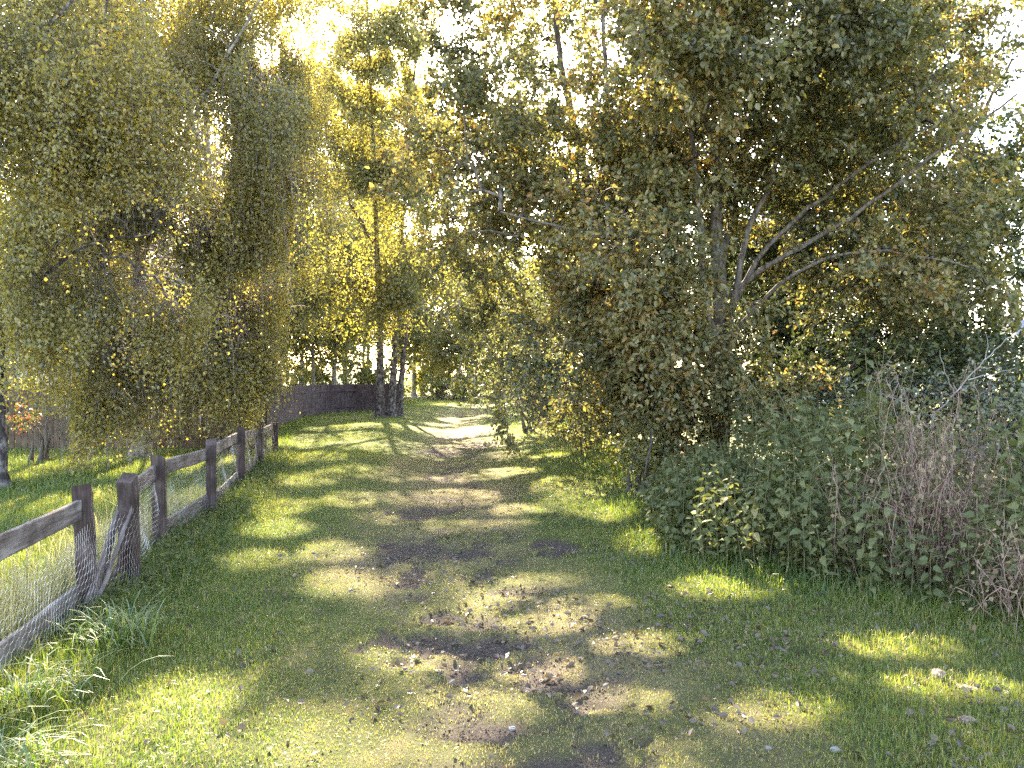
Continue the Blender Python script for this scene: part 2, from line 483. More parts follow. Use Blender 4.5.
# ------------------------------------------------------------------ grass
def blades(name, x, y, h, w, rnd, mat, lean=.45, curl=True, kind='stuff', zoff=0., parent=None, origin=None):
    n = len(x)
    z = gz(x, y) + zoff
    az = rng.random(n) * 2 * np.pi
    ld = np.stack([np.cos(az), np.sin(az), np.zeros(n)], 1)
    ll = np.abs(rng.normal(0, lean, n))
    fa = rng.random(n) * 2 * np.pi
    wd = np.stack([np.cos(fa), np.sin(fa), np.zeros(n)], 1)
    b = np.stack([x, y, z - .004], 1)
    if origin is not None: b = b - origin
    mid = b + ld * (h * ll * .35)[:, None]; mid[:, 2] += h * .55
    tip = b + ld * (h * ll)[:, None]; tip[:, 2] += h * np.clip(1 - .35 * ll, .2, 1)
    hw = (w / 2)[:, None]
    if curl:
        V = np.stack([b - wd * hw, b + wd * hw, mid + wd * hw * .8, mid - wd * hw * .8, tip], 1).reshape(-1, 3)
        k = np.arange(n)[:, None] * 5
        fs = [k + np.array([[0, 1, 2, 3]]), k + np.array([[3, 2, 4]])]
        r = np.concatenate([rnd, rnd])
    else:
        V = np.stack([b - wd * hw, b + wd * hw, tip], 1).reshape(-1, 3)
        fs = [np.arange(n)[:, None] * 3 + np.array([[0, 1, 2]])]
        r = rnd
    return V, fs, r


def join_blades(name, parts, mat, kind='stuff', parent=None):
    V, f4, f3, r4, r3, o = [], [], [], [], [], 0
    for v, fs, r in parts:
        c = 0
        for f in fs:
            (f4 if f.shape[1] == 4 else f3).append(f + o)
            (r4 if f.shape[1] == 4 else r3).append(r[c:c + len(f)]); c += len(f)
        V.append(v); o += len(v)
    fs = [np.concatenate(f4)] if f4 else []
    if f3: fs.append(np.concatenate(f3))
    me = np_mesh(name, np.concatenate(V), fs, {'rnd': ('FACE', np.concatenate(r4 + r3))})
    o = link(name, me, mat, parent)
    if kind: o['kind'] = kind
    return o


lawn = []
for (y0, y1, dens, wmul, curl) in [(2.5, 4.2, 9000, .0032, True), (4.2, 6.5, 6500, .004, True), (6.5, 10, 3600, .005, True), (10, 16, 1500, .0075, True), (16, 28, 620, .012, False), (28, 50, 260, .02, False)]:
    x0, x1 = -.72 * y1 - .3, .72 * y1 + .3
    x0 = max(x0, -14); x1 = min(x1, 9 if y0 > 9 else 6)
    n = int((x1 - x0) * (y1 - y0) * dens)
    x = rng.uniform(x0, x1, n); y = rng.uniform(y0, y1, n)
    inview = np.abs(x) < .70 * y + .3
    fx = fence_x(y); tx = thicket_x(np.clip(y, 3.5, 16))
    inview &= (x < tx + .6)
    wn = worn_mask(x, y); br = bare_mask(x, y)
    clump = fbm(x * 1.6, y * 1.6, 21, 3)
    keep = inview & (rng.random(n) < (1 - .35 * wn) * (1 - .97 * br) * (.6 + .6 * clump))
    x, y, wn, clump, fx, tx = x[keep], y[keep], wn[keep], clump[keep], fx[keep], tx[keep]
    n = len(x)
    edge = np.maximum(smooth(.5, .1, np.abs(x - fx - .15)), smooth(.5, .0, tx - x))
    verge = smooth(.8, 2.0, np.abs(x - path_x(y)))
    gar = smooth(-.1, -.4, x - fx)
    h = (.016 + .022 * verge + .025 * (clump - .4) * verge + .11 * edge * rng.random(n) ** 1.5 + .05 * gar) * rng.uniform(.6, 1.5, n)
    h *= 1 - .1 * wn
    w = wmul * rng.uniform(.7, 1.3, n) * (1 + .3 * edge)
    r = np.clip(rng.normal(.30, .22, n) + .38 * wn + .55 * (fbm(x * .8, y * .8, 31, 3) - .5) - .12 * edge, 0, 1)
    r = np.where(rng.random(n) < .05, rng.uniform(.7, 1, n), r)
    lawn.append(blades('lawn', x, y, np.maximum(h, .008), w, r, None, lean=.55, curl=curl))
gr = join_blades('grass', lawn, M['grass_blade'])
tag(gr, 'short yellow-green lawn grass growing over the path verges', 'grass')

# taller pale dry grass behind the wire
n = 5200
y = rng.uniform(2.6, 9.5, n) ** 1.0
x = fence_x(y) - .12 - np.abs(rng.normal(0, .35, n))
keep = rng.random(n) < np.interp(y, [2.6, 5.2, 9.5], [1, .8, .35])
x, y = x[keep], y[keep]; n = len(x)
tg = join_blades('tall_grass', [blades('t', x, y, rng.uniform(.18, .62, n) * np.interp(y, [3, 9], [1.05, .7]), rng.uniform(.003, .006, n), np.clip(rng.normal(.5, .25, n), 0, 1), None, lean=.45)], M['straw_blade'])
tag(tg, 'tall pale straw-coloured grass standing behind the wire fence', 'grass')

# low leafy weeds along the fence foot (uncountable ground cover)
n = 9000
y = rng.uniform(4.8, 15, n); x = fence_x(y) + np.abs(rng.normal(.12, .22, n))
pos = np.stack([x, y, gz(x, y) + np.abs(rng.normal(0, .07, n))], 1)
ax = rng.normal(size=(n, 3)); ax[:, 2] = np.abs(ax[:, 2]) * .5
wd = link('ground_cover', leaves('ground_cover', pos, ax, rng.uniform(.02, .045, n), LEAF_OVATE, np.clip(rng.normal(.25, .15, n), 0, 1), .5), M['herb_leaf'])
tag(wd, 'low dark green weeds growing along the foot of the post fence', 'weeds', kind='stuff')

# fallen leaves
n = 9000
y = np.abs(rng.normal(0, 1, n)) * 5 + 2.5
x = path_x(y) + rng.normal(1.0, 1.15, n)
dens = fbm(x * 1.2, y * 1.2, 44, 3)
keep = (x < thicket_x(y) + .1) & (x > fence_x(y) + .3) & (dens > .40) & (y < 16)
x, y = x[keep], y[keep]; n = len(x)
pos = np.stack([x, y, gz(x, y) + rng.uniform(.008, .028, n)], 1)
ax = rng.normal(size=(n, 3)); ax[:, 2] *= .25
fl = link('fallen_leaves', leaves('fallen_leaves', pos, ax, rng.uniform(.2, 1, n) ** 2.2 * .046 + .005, LEAF_OVATE, np.clip(rng.normal(.32, .22, n), 0, 1), .4), M['litter'])
tag(fl, 'brown and pale fallen leaves scattered over the worn grass', 'leaves', kind='stuff')


# crumbs of soil and grit on the bare patches
n = 60000
y = 2.6 + np.abs(rng.normal(0, 1, n)) * 5; x = path_x(y) + rng.normal(.1, .7, n)
keep = (rng.random(n) < bare_mask(x, y) * 1.1 + .03) & (y < 14)
x, y = x[keep][:16000], y[keep][:16000]; n = len(x)
tet = np.array([[1, 0, -.35], [-.5, .85, -.3], [-.5, -.85, -.3], [.1, .1, .8]])
sz = (rng.random(n) ** 3 * .0065 + .002)
V = tet[None] * (1 + rng.normal(0, .3, (n, 4, 3))) * sz[:, None, None]
th = rng.random(n) * 6.28; c_, s_ = np.cos(th)[:, None], np.sin(th)[:, None]
V = np.stack([V[..., 0] * c_ - V[..., 1] * s_, V[..., 0] * s_ + V[..., 1] * c_, V[..., 2]], 2) + np.stack([x, y, gz(x, y) + sz * .2], 1)[:, None]
fq = (np.arange(n)[:, None, None] * 4 + np.array([[0, 1, 3], [1, 2, 3], [2, 0, 3], [0, 2, 1]])[None]).reshape(-1, 3)
so_ = link('gravel', np_mesh('gravel', V.reshape(-1, 3), [fq], {'rnd': ('FACE', np.repeat(np.clip(rng.normal(.4, .25, n), 0, 1), 4))}),
           leaf_mat('soil_crumb', [(0, (.03, .023, .02)), (.5, (.085, .066, .058)), (.9, (.14, .115, .10)), (1, (.20, .17, .15))], .0, gloss=0))
tag(so_, 'dark crumbs of soil and grit on the bare path patches', 'soil', kind='stuff')


# long grass tufts
def tuft(cx, cy, n, L, label, spread=.12, bias=(.3, -.2)):
    o = np.array([cx, cy, float(gz(cx, cy))])
    root = empty('grass_tuft', o, label, 'grass tuft', 'long grass tufts at the fence foot')
    mb_v, f4, f3, rr = [], [], [], []
    V, F4, off = [], [], 0
    seg = 6
    r_all = []
    for i in range(n):
        az = rng.random() * 6.283
        d = unit(np.array([math.cos(az) + bias[0], math.sin(az) + bias[1], 0]))
        l = L * rng.uniform(.5, 1.15)
        up = rng.uniform(.5, 1.1)
        t = np.linspace(0, 1, seg)
        b = rng.normal(0, spread, 2)
        reach = l * rng.uniform(.35, .85)
        p = np.stack([b[0] + d[0] * reach * t ** 1.4, b[1] + d[1] * reach * t ** 1.4, l * (up * t - .62 * up * t ** 2.4)], 1)
        s = np.array([-d[1], d[0], 0]) * .0035 * rng.uniform(.7, 1.4)
        wv = (1 - t ** 2.2)[:, None] + .05
        V.append(np.stack([p - s * wv, p + s * wv], 1).reshape(-1, 3))
        k = off + np.arange(seg - 1) * 2
        F4.append(np.stack([k, k + 1, k + 3, k + 2], 1)); off += seg * 2
        r_all.append(np.full(seg - 1, np.clip(rng.normal(.45, .25), 0, 1)))
    me = np_mesh('blades', np.concatenate(V), [np.concatenate(F4)], {'rnd': ('FACE', np.concatenate(r_all))})
    link('blades', me, M['tuft_blade'], root)


tuft(-2.38, 4.55, 240, .48, 'long arching grass tuft below the nearest post')
tuft(-2.12, 3.0, 300, .36, 'sunlit grass tuft in the bottom left corner')
tuft(-2.32, 3.75, 150, .38, 'grass tuft growing against the lower fence board')
tuft(-2.62, 5.45, 90, .24, 'small dark grass tuft below the leaning planks', .1)
tuft(-3.15, 8.0, 80, .22, 'small grass tuft between the third and fourth whole posts', .05)


# ------------------------------------------------------------------ timber helpers
def board(name, p0, p1, wid, thk, mat, parent, side=(0, 0, 1), seg=8, rough=.004, taper=1.0, ragged=0.0, skew=(0, 0)):
    """a board from p0 to p1; local X along it, local Z towards 'side'; skew slants the end faces"""
    p0, p1 = np.asarray(p0, float), np.asarray(p1, float)
    L = np.linalg.norm(p1 - p0); ex = (p1 - p0) / L
    ez = np.asarray(side, float); ez = ez - ex * ez.dot(ex); ez /= np.linalg.norm(ez)
    ey = np.cross(ez, ex)
    b = min(.006, thk * .2)
    prof = np.array([[-thk / 2 + b, -wid / 2], [thk / 2 - b, -wid / 2], [thk / 2, -wid / 2 + b], [thk / 2, wid / 2 - b],
                     [thk / 2 - b, wid / 2], [-thk / 2 + b, wid / 2], [-thk / 2, wid / 2 - b], [-thk / 2, -wid / 2 + b]])
    m = len(prof); V = []
    for i in range(seg + 1):
        t = i / seg
        s = 1 + (taper - 1) * t
        j = rng.normal(0, rough, (m, 2)) * .5
        wob = rng.normal(0, rough, 2)
        x = np.full(m, t * L)
        if i == seg: x = x + prof[:, 0] / thk * skew[0] + prof[:, 1] / wid * skew[1] + rng.uniform(-ragged, ragged, m)
        if i == 0: x = x + rng.uniform(-ragged, ragged, m)
        V.append(np.stack([x, prof[:, 0] * s + j[:, 0] + wob[0], prof[:, 1] * s + j[:, 1] + wob[1]], 1))
    V = np.concatenate(V)
    i = (np.arange(seg)[:, None] * m + np.arange(m)).ravel(); jx = (np.arange(seg)[:, None] * m + (np.arange(m) + 1) % m).ravel()
    f = [np.stack([i, jx, jx + m, i + m], 1), np.array([np.arange(m)[::-1], seg * m + np.arange(m)])]
    me = np_mesh(name, V, f)
    o = link(name, me, mat, parent)
    off = np.array(parent.location) if parent is not None else 0
    mt = Matrix(((ex[0], ey[0], ez[0], p0[0]), (ex[1], ey[1], ez[1], p0[1]), (ex[2], ey[2], ez[2], p0[2]), (0, 0, 0, 1)))
    if parent is not None: mt.translation = Vector(p0 - off)
    o.matrix_basis = mt
    return o


def pt(x, y, z): return np.array([x, y, float(gz(x, y)) + z])


# post and rail fence
fr = empty('wire_fence', pt(-2.87, 5.2, 0), 'low weathered post and rail fence with chicken wire beside the grass path', 'fence')
ph = [.84, .82, .83, .82, .84, .80, .66, .62]
lean = [(0, 0), (-.045, .02), (-.01, -.03), (-.015, .0), (0, .01), (.01, 0), (0, 0), (.01, 0)]
fdir = unit(np.array([FX[-1] - FX[1], FY[-1] - FY[1], 0.]))
fnor = np.array([fdir[1], -fdir[0], 0])           # towards the path
for i, (x, y) in enumerate(POSTS):
    a = math.radians([0, 12, -8, 6, 10, 4, 0, 0][i])
    sd = np.array([fdir[0] * math.cos(a) - fdir[1] * math.sin(a), fdir[0] * math.sin(a) + fdir[1] * math.cos(a), 0])
    wpost = .125 if i < 6 else .13
    board('post', pt(x, y, -.15), pt(x, y, ph[i]) + np.array([lean[i][0], lean[i][1], 0]), wpost, .115, M['post_wood'], fr, side=sd, seg=6, rough=.003,
          skew=(rng.uniform(-.02, .02), rng.choice([-1, 1]) * rng.uniform(.05, .09)) if i < 6 else (0, .005))
back = -fnor * .085
rail_h = {0: (.69, .69), 2: (.70, .70), 3: (.72, .70), 4: (.72, .70), 5: (.70, .60), 6: (.58, .55)}
for i, (h0, h1) in rail_h.items():
    (x0, y0), (x1, y1) = POSTS[i], POSTS[i + 1]
    d = unit(np.array([x1 - x0, y1 - y0, 0]))
    e0, e1 = (.03, .03)
    q0 = pt(x0, y0, h0) + back * (.35 if i else .9) - d * e0; q1 = pt(x1, y1, h1) + back * .5 + d * e1 * 0
    board('rail', q0, q1, .135 if i < 5 else .11, .035, M['rail_wood'], fr, seg=10, rough=.0025, ragged=.008)
for i in (0, 3, 4, 5):
    (x0, y0), (x1, y1) = POSTS[i], POSTS[i + 1]
    q0 = pt(x0, y0, .10 if i else .09) + back * .6; q1 = pt(x1, y1, .11) + back * .6
    if i == 3: q0 = q0 + np.array([0, 0, .02]); q1 = q1 + np.array([0, 0, .05])
    board('gravel_board', q0, q1, .17, .03, M['board_wood'], fr, seg=10, rough=.0025, ragged=.01)


# chicken wire, bay by bay
def hexwire(p0, p1, z0, z1, cell=.055, r=.0011):
    L = np.linalg.norm((p1 - p0)[:2]); H = z1 - z0
    mb = MB()
    s = cell / 1.732
    cols = int(L / cell) + 1; rows = int(H / (1.5 * s)) + 1
    seen = {}
    E = []
    for rr in range(rows + 1):
        for cc in range(cols + 1):
            u = (cc + .5 * (rr % 2)) * cell; v = rr * 1.5 * s
            a = (u, v + s); b = (u + cell / 2, v + s / 2); c = (u + cell / 2, v - s / 2); dd = (u - cell / 2, v + s / 2)
            E += [(a, b), (b, c), (a, dd)]
    ph_ = rng.random() * 6
    for (u0, v0), (u1, v1) in E:
        if max(u0, u1) > L or max(v0, v1) > H or min(u0, u1) < 0 or min(v0, v1) < 0: continue
        pts = []
        for u, v in ((u0, v0), (u1, v1)):
            t = u / L
            sag = .02 * math.sin(u * 5 + ph_) * (v / H)
            bul = .018 * math.sin(u * 7 + v * 9 + ph_)
            q = p0 * (1 - t) + p1 * t
            pts.append(q + np.array([0, 0, z0 + v + sag]) + fnor * bul)
        mb.tube(pts, r, 3)
    return mb


for i in range(len(POSTS) - 1):
    (x0, y0), (x1, y1) = POSTS[i], POSTS[i + 1]
    front = fnor * .072
    hw = hexwire(pt(x0, y0, 0) + front * (1 if i < 2 else -.2), pt(x1, y1, 0) + front * (1 if i < 2 else -.2), .06, .60 if i < 2 else .62)
    me = hw.mesh('wire_netting', False)
    for v in me.vertices: pass
    o = link('wire_netting', me, M['wire'], fr); o.location = -np.array(fr.location)

# broken planks leaning between the first two posts
wt = [(P(88, 606, 5.10), P(117, 517, 5.72), .10, .035, 'rail_wood', 'thick grey split plank leaning against the second post, uppermost of three'),
      (P(96, 600, 5.22), P(130, 512, 5.66), .085, .03, 'rail_wood', 'pale grey plank with a ragged top, in front of the other leaning planks'),
      (P(100, 612, 5.45), P(124, 545, 5.78), .12, .03, 'post_wood', 'dark brown plank leaning lowest behind the two grey ones')]
for p0, p1, w_, t_, mname, lab in wt:
    p0[2] = max(p0[2], -.06)
    e = empty('leaning_plank', p0, lab, 'plank', 'broken planks leaning in the fence')
    board('timber', p0, p1, w_, t_, M[mname], e, side=fdir + np.array([0, 0, .6]), seg=9, rough=.004, taper=.75, ragged=.05)


# vertical board fences
def board_fence(name, pts, h, bw, gap, mat, label, scallop=False, rails=True, jitter=.02, postgap=2.0):
    root = empty(name, pt(pts[0][0], pts[0][1], 0), label, 'fence')
    o0 = np.array(root.location)
    pts = np.array(pts, float)
    segl = np.linalg.norm(np.diff(pts, axis=0), axis=1); cum = np.concatenate([[0], np.cumsum(segl)])
    L = cum[-1]

    def at(s): return np.array([np.interp(s, cum, pts[:, 0]), np.interp(s, cum, pts[:, 1])])
    npan = max(1, round(L / postgap)); pl = L / npan
    for k in range(npan):
        mb = MB()
        pitch = pl / max(1, round(pl / (bw + gap))); nb = int(round(pl / pitch))
        for q_ in range(nb):
            s = k * pl + q_ * pitch + rng.normal(0, gap * .2)
            a, b = at(max(s, 0)), at(min(s + pitch - gap, L))
            d = unit(b - a); nrm = np.array([-d[1], d[0]])
            hz = h + rng.normal(0, jitter)
            tops = [0, .5, 1.]
            th = .009
            prof = []
            arcs = [(0, -.03), (.2, -.008), (.5, .012), (.8, -.008), (1, -.03)] if scallop else [(0, 0), (.33, .004), (.66, .002), (1, rng.normal(0, .006))]
            g = float(gz(a[0], a[1]))
            tl = rng.normal(0, .006)
            m = len(arcs)
            v = []
            for sidx in (-1, 1):
                for q, dz in arcs:
                    c = a + (b - a) * q + nrm * th * sidx
                    v.append([*(c - o0[:2]), g - .02 - o0[2]])
                for q, dz in arcs:
                    c = a + (b - a) * q + nrm * (th * sidx + tl)
                    v.append([*(c - o0[:2]), g + hz + dz - o0[2]])
            f = []
            for side in (0, 1):
                o_ = side * 2 * m
                for q in range(m - 1):
                    ff = [o_ + q, o_ + q + 1, o_ + m + q + 1, o_ + m + q]
                    f.append(ff if side == 0 else ff[::-1])
            for q in range(m - 1): f.append([m + q, m + q + 1, 3 * m + q + 1, 3 * m + q])
            f.append([0, m, 3 * m, 2 * m]); f.append([m - 1, 3 * m - 1, 4 * m - 1, 2 * m - 1])
            mb.add(v, np.array(f))
        me = mb.mesh('board_panel', False)
        # grain along the boards: use a per-mesh rotation so local X is up
        R = Matrix.Rotation(math.radians(90), 4, 'Y')
        me.transform(R.inverted()); o = link('board_panel', me, mat, root); o.matrix_basis = R
        # rails behind
        if rails:
            for zr in (.25, h - .28):
                a, b = at(k * pl), at((k + 1) * pl)
                d = unit(b - a); nrm = np.array([-d[1], d[0]]) * .035
                board('fence_rail', pt(*(a + nrm), zr), pt(*(b + nrm), zr), .07, .035, mat, root, seg=3)
    for k in range(npan + 1):
        a = at(k * pl); d = unit(at(min(k * pl + .1, L)) - at(max(0, k * pl - .1))); nrm = np.array([-d[1], d[0]]) * .11
        board('fence_post', pt(*(a + nrm), -.1), pt(*(a + nrm), h - .06), .09, .09, mat, root, side=(d[0], d[1], 0), seg=3)
    return root


board_fence('board_fence', [(-17, 16.9), (-12, 16.6), (-8, 16.3), (-5.45, 16.4)], 1.28, .125, .022, M['brown_board'], 'brown upright board fence across the back of the sunny garden', jitter=.03, postgap=2.3)
board_fence('board_fence', [(-5.3, 16.6), (-6.4, 20), (-7.5, 25.5), (-7.9, 29), (-7.7, 31.5), (-6.9, 33.2), (-5.0, 34.3)], 1.22, .15, .006, M['dark_board'], 'dark purple-brown board fence with rounded tops curving beside the far path', scallop=True, jitter=.012)


# ------------------------------------------------------------------ trees
def resample(pl, step):
    pl = np.array(pl, float)
    # smooth the polyline (Catmull-Rom)
    if len(pl) > 2:
        q = np.concatenate([[2 * pl[0] - pl[1]], pl, [2 * pl[-1] - pl[-2]]])
        out = []
        for i in range(1, len(q) - 2):
            for t in np.linspace(0, 1, 8, endpoint=False):
                a, b, c, d = q[i - 1], q[i], q[i + 1], q[i + 2]
                out.append(.5 * ((2 * b) + (-a + c) * t + (2 * a - 5 * b + 4 * c - d) * t * t + (-a + 3 * b - 3 * c + d) * t ** 3))
        out.append(pl[-1]); pl = np.array(out)
    l = np.concatenate([[0], np.cumsum(np.linalg.norm(np.diff(pl, axis=0), axis=1))])
    n = max(3, int(l[-1] / step) + 1)
    s = np.linspace(0, l[-1], n)
    return np.stack([np.interp(s, l, pl[:, k]) for k in range(3)], 1)


def blob_points(blobs):
    out = []
    for c, r, n in blobs:
        d = unit(rng.normal(size=(n, 3)))
        rad = rng.random(n) ** .42
        out.append(np.asarray(c) + d * rad[:, None] * np.asarray(r))
    return np.concatenate(out)


def branch_net(stems, targets, droop=0.0, low=.0, step=.3, tipr=.004, kmax=.06, thick=1.0):
    """connect every target to the nearest wood already there; returns the branch polylines with their radii"""
    nodes = [s for s, _ in stems]
    allp = np.concatenate(nodes)
    d0 = np.array([np.min(np.linalg.norm(allp - t, axis=1)) for t in targets])
    order = np.argsort(d0)
    cap = len(allp) + len(targets) * 12
    buf = np.zeros((cap, 3)); buf[:len(allp)] = allp; n = len(allp)
    par = np.full(cap, -1); load = np.zeros(cap); plen = np.zeros(cap)
    chains = []
    for ti in order:
        t = targets[ti]
        d = t - buf[:n]
        L = np.linalg.norm(d, axis=1)
        cost = L + .28 * plen[:n] + np.where(d[:, 2] < low * L - .0, .5 * np.maximum(0, -d[:, 2]), 0)
        k = int(np.argmin(cost))
        a = buf[k].copy(); l = L[k]
        m = int(np.clip(l / step, 2, 8))
        tt = np.linspace(0, 1, m + 1)[1:]
        sag = np.zeros((m, 3)); sag[:, 2] = (np.sin(tt * np.pi) * l * (.10 - droop))
        wig = rng.normal(0, .035 * l, (m, 3)) * np.sin(tt * np.pi)[:, None]
        pts = a + tt[:, None] * (t - a) + sag + wig
        ids = np.arange(n, n + m)
        buf[n:n + m] = pts
        par[n] = k; par[n + 1:n + m] = ids[:-1]
        plen[n:n + m] = plen[k] + tt * l
        chains.append((k, ids)); n += m
    cnt = np.zeros(cap)
    for k, ids in chains: cnt[ids[-1]] += 1
    for i in range(n - 1, -1, -1):
        if par[i] >= 0: cnt[par[i]] += cnt[i]
    out = []
    for k, ids in chains:
        pts = np.concatenate([buf[k:k + 1], buf[ids]])
        r = np.minimum(tipr * np.maximum(cnt[ids], 1) ** .48 * thick, kmax)
        r = np.concatenate([[r[0] * 1.05], r])
        out.append((pts, r))
    return out


def make_tree(name, label, cat, group, base, stems, blobs, leafmat, barkmat, tmpl, leaf=.07, per=60, spread=.32, weep=0.0, strand=(0.6, 1.8),
              twigs=3, rnd_mu=.45, rnd_sd=.22, gaps=True, filt=None, width=1.0, nup=.35, tipr=.004, low=0., tint_scale=.8, kmax=.06, trunk_sides=10, hang=.15, lean_keep=.012):
    base = np.asarray(base, float)
    root = empty(name, base, label, cat, group)
    ST = []
    for pl, r0, r1 in stems:
        p = resample(pl, .22)
        p[1:-1] += rng.normal(0, .012, (len(p) - 2, 3))
        t = np.linspace(0, 1, len(p))
        r = r0 + (r1 - r0) * t ** .8
        ST.append((p, r))
    zmin = base[2]
    for i, (p, r) in enumerate(ST):
        mb = MB()
        rr = r.copy()
        if p[0][2] < zmin + .3:                      # root flare
            rr = rr * (1 + .7 * np.exp(-(p[:, 2] - zmin) / .18))
            p = np.concatenate([p[:1] - [0, 0, .15], p]); rr = np.concatenate([rr[:1], rr])
            rr = rr * (1 + rng.normal(0, .03, len(rr)))
        mb.tube(p - base, rr, trunk_sides)
        link('trunk' if i == 0 or p[0][2] < zmin + .3 else 'limb', mb.mesh('trunk', True), barkmat, root)
    T = blob_points(blobs)
    T = T[T[:, 2] > zmin + .12]
    if filt is not None: T = T[filt(T)]
    net = branch_net(ST, T, step=.35, tipr=tipr, low=low, kmax=kmax)
    mb = MB()
    for p, r in net:
        mb.tube(p - base, r, 5 if r.max() > .012 else 3)
    LP, LA, LR = [], [], []
    # twigs carrying the leaves
    for t, (p, r) in zip([q[0][-1] for q in net], net):
        out = unit(p[-1] - p[-2])
        tone = rnd_mu + .75 * (float(fbm(t[0] * tint_scale + t[2] * .4, t[1] * tint_scale + t[2] * tint_scale, 3, 2)) - .5) + rng.normal(0, .05)
        if weep > 0:
            ns = max(1, int(rng.poisson(twigs)))
            for _ in range(ns):
                L = rng.uniform(*strand)
                L = min(L, max(.25, t[2] - zmin - .15))
                m = 7
                s = np.linspace(0, 1, m)
                h = unit(rng.normal(size=3) * [1, 1, 0] + out * [.5, .5, 0])
                reach = rng.uniform(.1, .35) * L
                st = t + rng.normal(0, .08, 3)
                c = np.stack([st[0] + h[0] * reach * s ** .6, st[1] + h[1] * reach * s ** .6, st[2] + .08 * L * np.sin(s * 3.1) - L * weep * s ** 1.25], 1)
                c += rng.normal(0, .015, c.shape)
                if not gaps or sun_keep(c[3:4], .1)[0]: mb.tube(c - base, np.linspace(.0032, .0014, m), 3)
                k = int(per * L)
                u = rng.random(k) ** .85
                q = np.stack([np.interp(u, s, c[:, j]) for j in range(3)], 1)
                ax = rng.normal(size=(k, 3)) + [0, 0, -.9]
                LP.append(q + unit(ax) * .015 + rng.normal(0, spread * .34, (k, 3)) * [1, 1, .5]); LA.append(ax); LR.append(rng.normal(tone, rnd_sd, k))
        else:
            for _ in range(twigs):
                L = spread * rng.uniform(.7, 1.6)
                d = unit(rng.normal(size=3) + out * .9 + [0, 0, .15])
                e = t + d * L + [0, 0, -hang * L]
                mid = (t + e) / 2 + rng.normal(0, .04 * L, 3) + [0, 0, .06 * L]
                c = np.stack([t, mid, e])
                if not gaps or sun_keep(c[1:2], .1)[0]: mb.tube(c - base, [.004, .003, .0015], 3)
                k = max(3, int(per / twigs * rng.uniform(.6, 1.4)))
                u = rng.random(k) ** .7
                q = np.stack([np.interp(u, [0, .5, 1], c[:, j]) for j in range(3)], 1)
                ax = unit(rng.normal(size=(k, 3))) + d * .7 + [0, 0, -.35]
                LP.append(q + rng.normal(0, spread * .14, (k, 3))); LA.append(ax); LR.append(rng.normal(tone, rnd_sd, k))
    LP = np.concatenate(LP); LA = np.concatenate(LA); LR = np.clip(np.concatenate(LR), 0, 1)
    keep = LP[:, 2] > zmin + .04
    if weep: keep &= ~((LP[:, 0] / LP[:, 1] < -.575) & (LP[:, 2] < 1.15 + .25 * np.sin(LP[:, 0] * 7)))
    if gaps: keep &= sun_keep(LP, lean_keep(LP) if callable(lean_keep) else lean_keep)
    LP, LA, LR = LP[keep], LA[keep], LR[keep]
    link('branches', mb.mesh('branches', True), barkmat, root)
    link('crown', leaves('crown', LP - base, LA, leaf * rng.uniform(.6, 1.25, len(LP)), tmpl, LR, nup, width), leafmat, root)
    return root


def up(p, z): return np.array([p[0], p[1], z])


def bs(px, Y): # base point on the ground
    x = (px - 512) / F * Y
    return pt(x, Y, 0)


# -- the big grey-barked tree on the right
b = bs(716, 11)
main = [b, P(722, 400, 11), P(721, 320, 11), P(716, 200, 11), P(732, 70, 11.2), P(745, -90, 11.4), P(750, -260, 11.5)]
S5 = [(main, .15, .025),
      ([P(719, 420, 11), P(704, 300, 10.8), P(697, 200, 10.6), P(692, 110, 10.5), P(700, -40, 10.4), P(690, -150, 10.4)], .07, .02),
      ([P(718, 440, 11), P(672, 320, 11.2), P(632, 230, 11.4), P(611, 150, 11.6), P(603, 20, 11.8), P(590, -130, 11.8)], .07, .02),
      ([P(722, 390, 11), P(742, 250, 10.6), P(775, 170, 10.4), P(812, 60, 10.2), P(840, -60, 10)], .06, .015),
      ([P(721, 330, 11), P(762, 255, 10.6), P(820, 200, 10.2), P(890, 150, 9.9), P(970, 105, 9.6)], .045, .012),
      ([P(721, 300, 11), P(775, 262, 10.5), P(845, 222, 10.0), P(920, 165, 9.6), P(1015, 95, 9.2)], .045, .012),
      ([P(721, 345, 11), P(790, 276, 10.3), P(850, 254, 9.9), P(910, 253, 9.6), P(970, 268, 9.3)], .035, .01),
      ([P(720, 350, 11), P(690, 275, 10.6), P(640, 236, 10.3), P(570, 230, 10.1), P(500, 212, 10.1)], .05, .012),
      ([P(720, 270, 11.05), P(735, 200, 11.5), P(748, 120, 12), P(770, -30, 12.2)], .06, .015)]


def f5(T):
    px = 512 + F * T[:, 0] / T[:, 1]; py = HZ - F * (T[:, 2] - CH) / T[:, 1]
    corr = (np.abs(px - 717) < 46) & (py > 90) & (T[:, 1] < 10.9)
    fan = (px > 740) & (px < 900) & (py > 215 - (px - 740) * .2) & (py < 300) & (T[:, 1] < 10.4)
    sky1 = ((px - 560) / 70) ** 2 + ((py - 70) / 60) ** 2 < 1
    sky2 = (px > 985 - .15 * py) & (py < 140)
    p = rng.random(len(T))
    return ~((corr & (p < .62)) | (fan & (p < .6)) | (sky1 & (p < .75)) | (sky2 & (p < .9)))


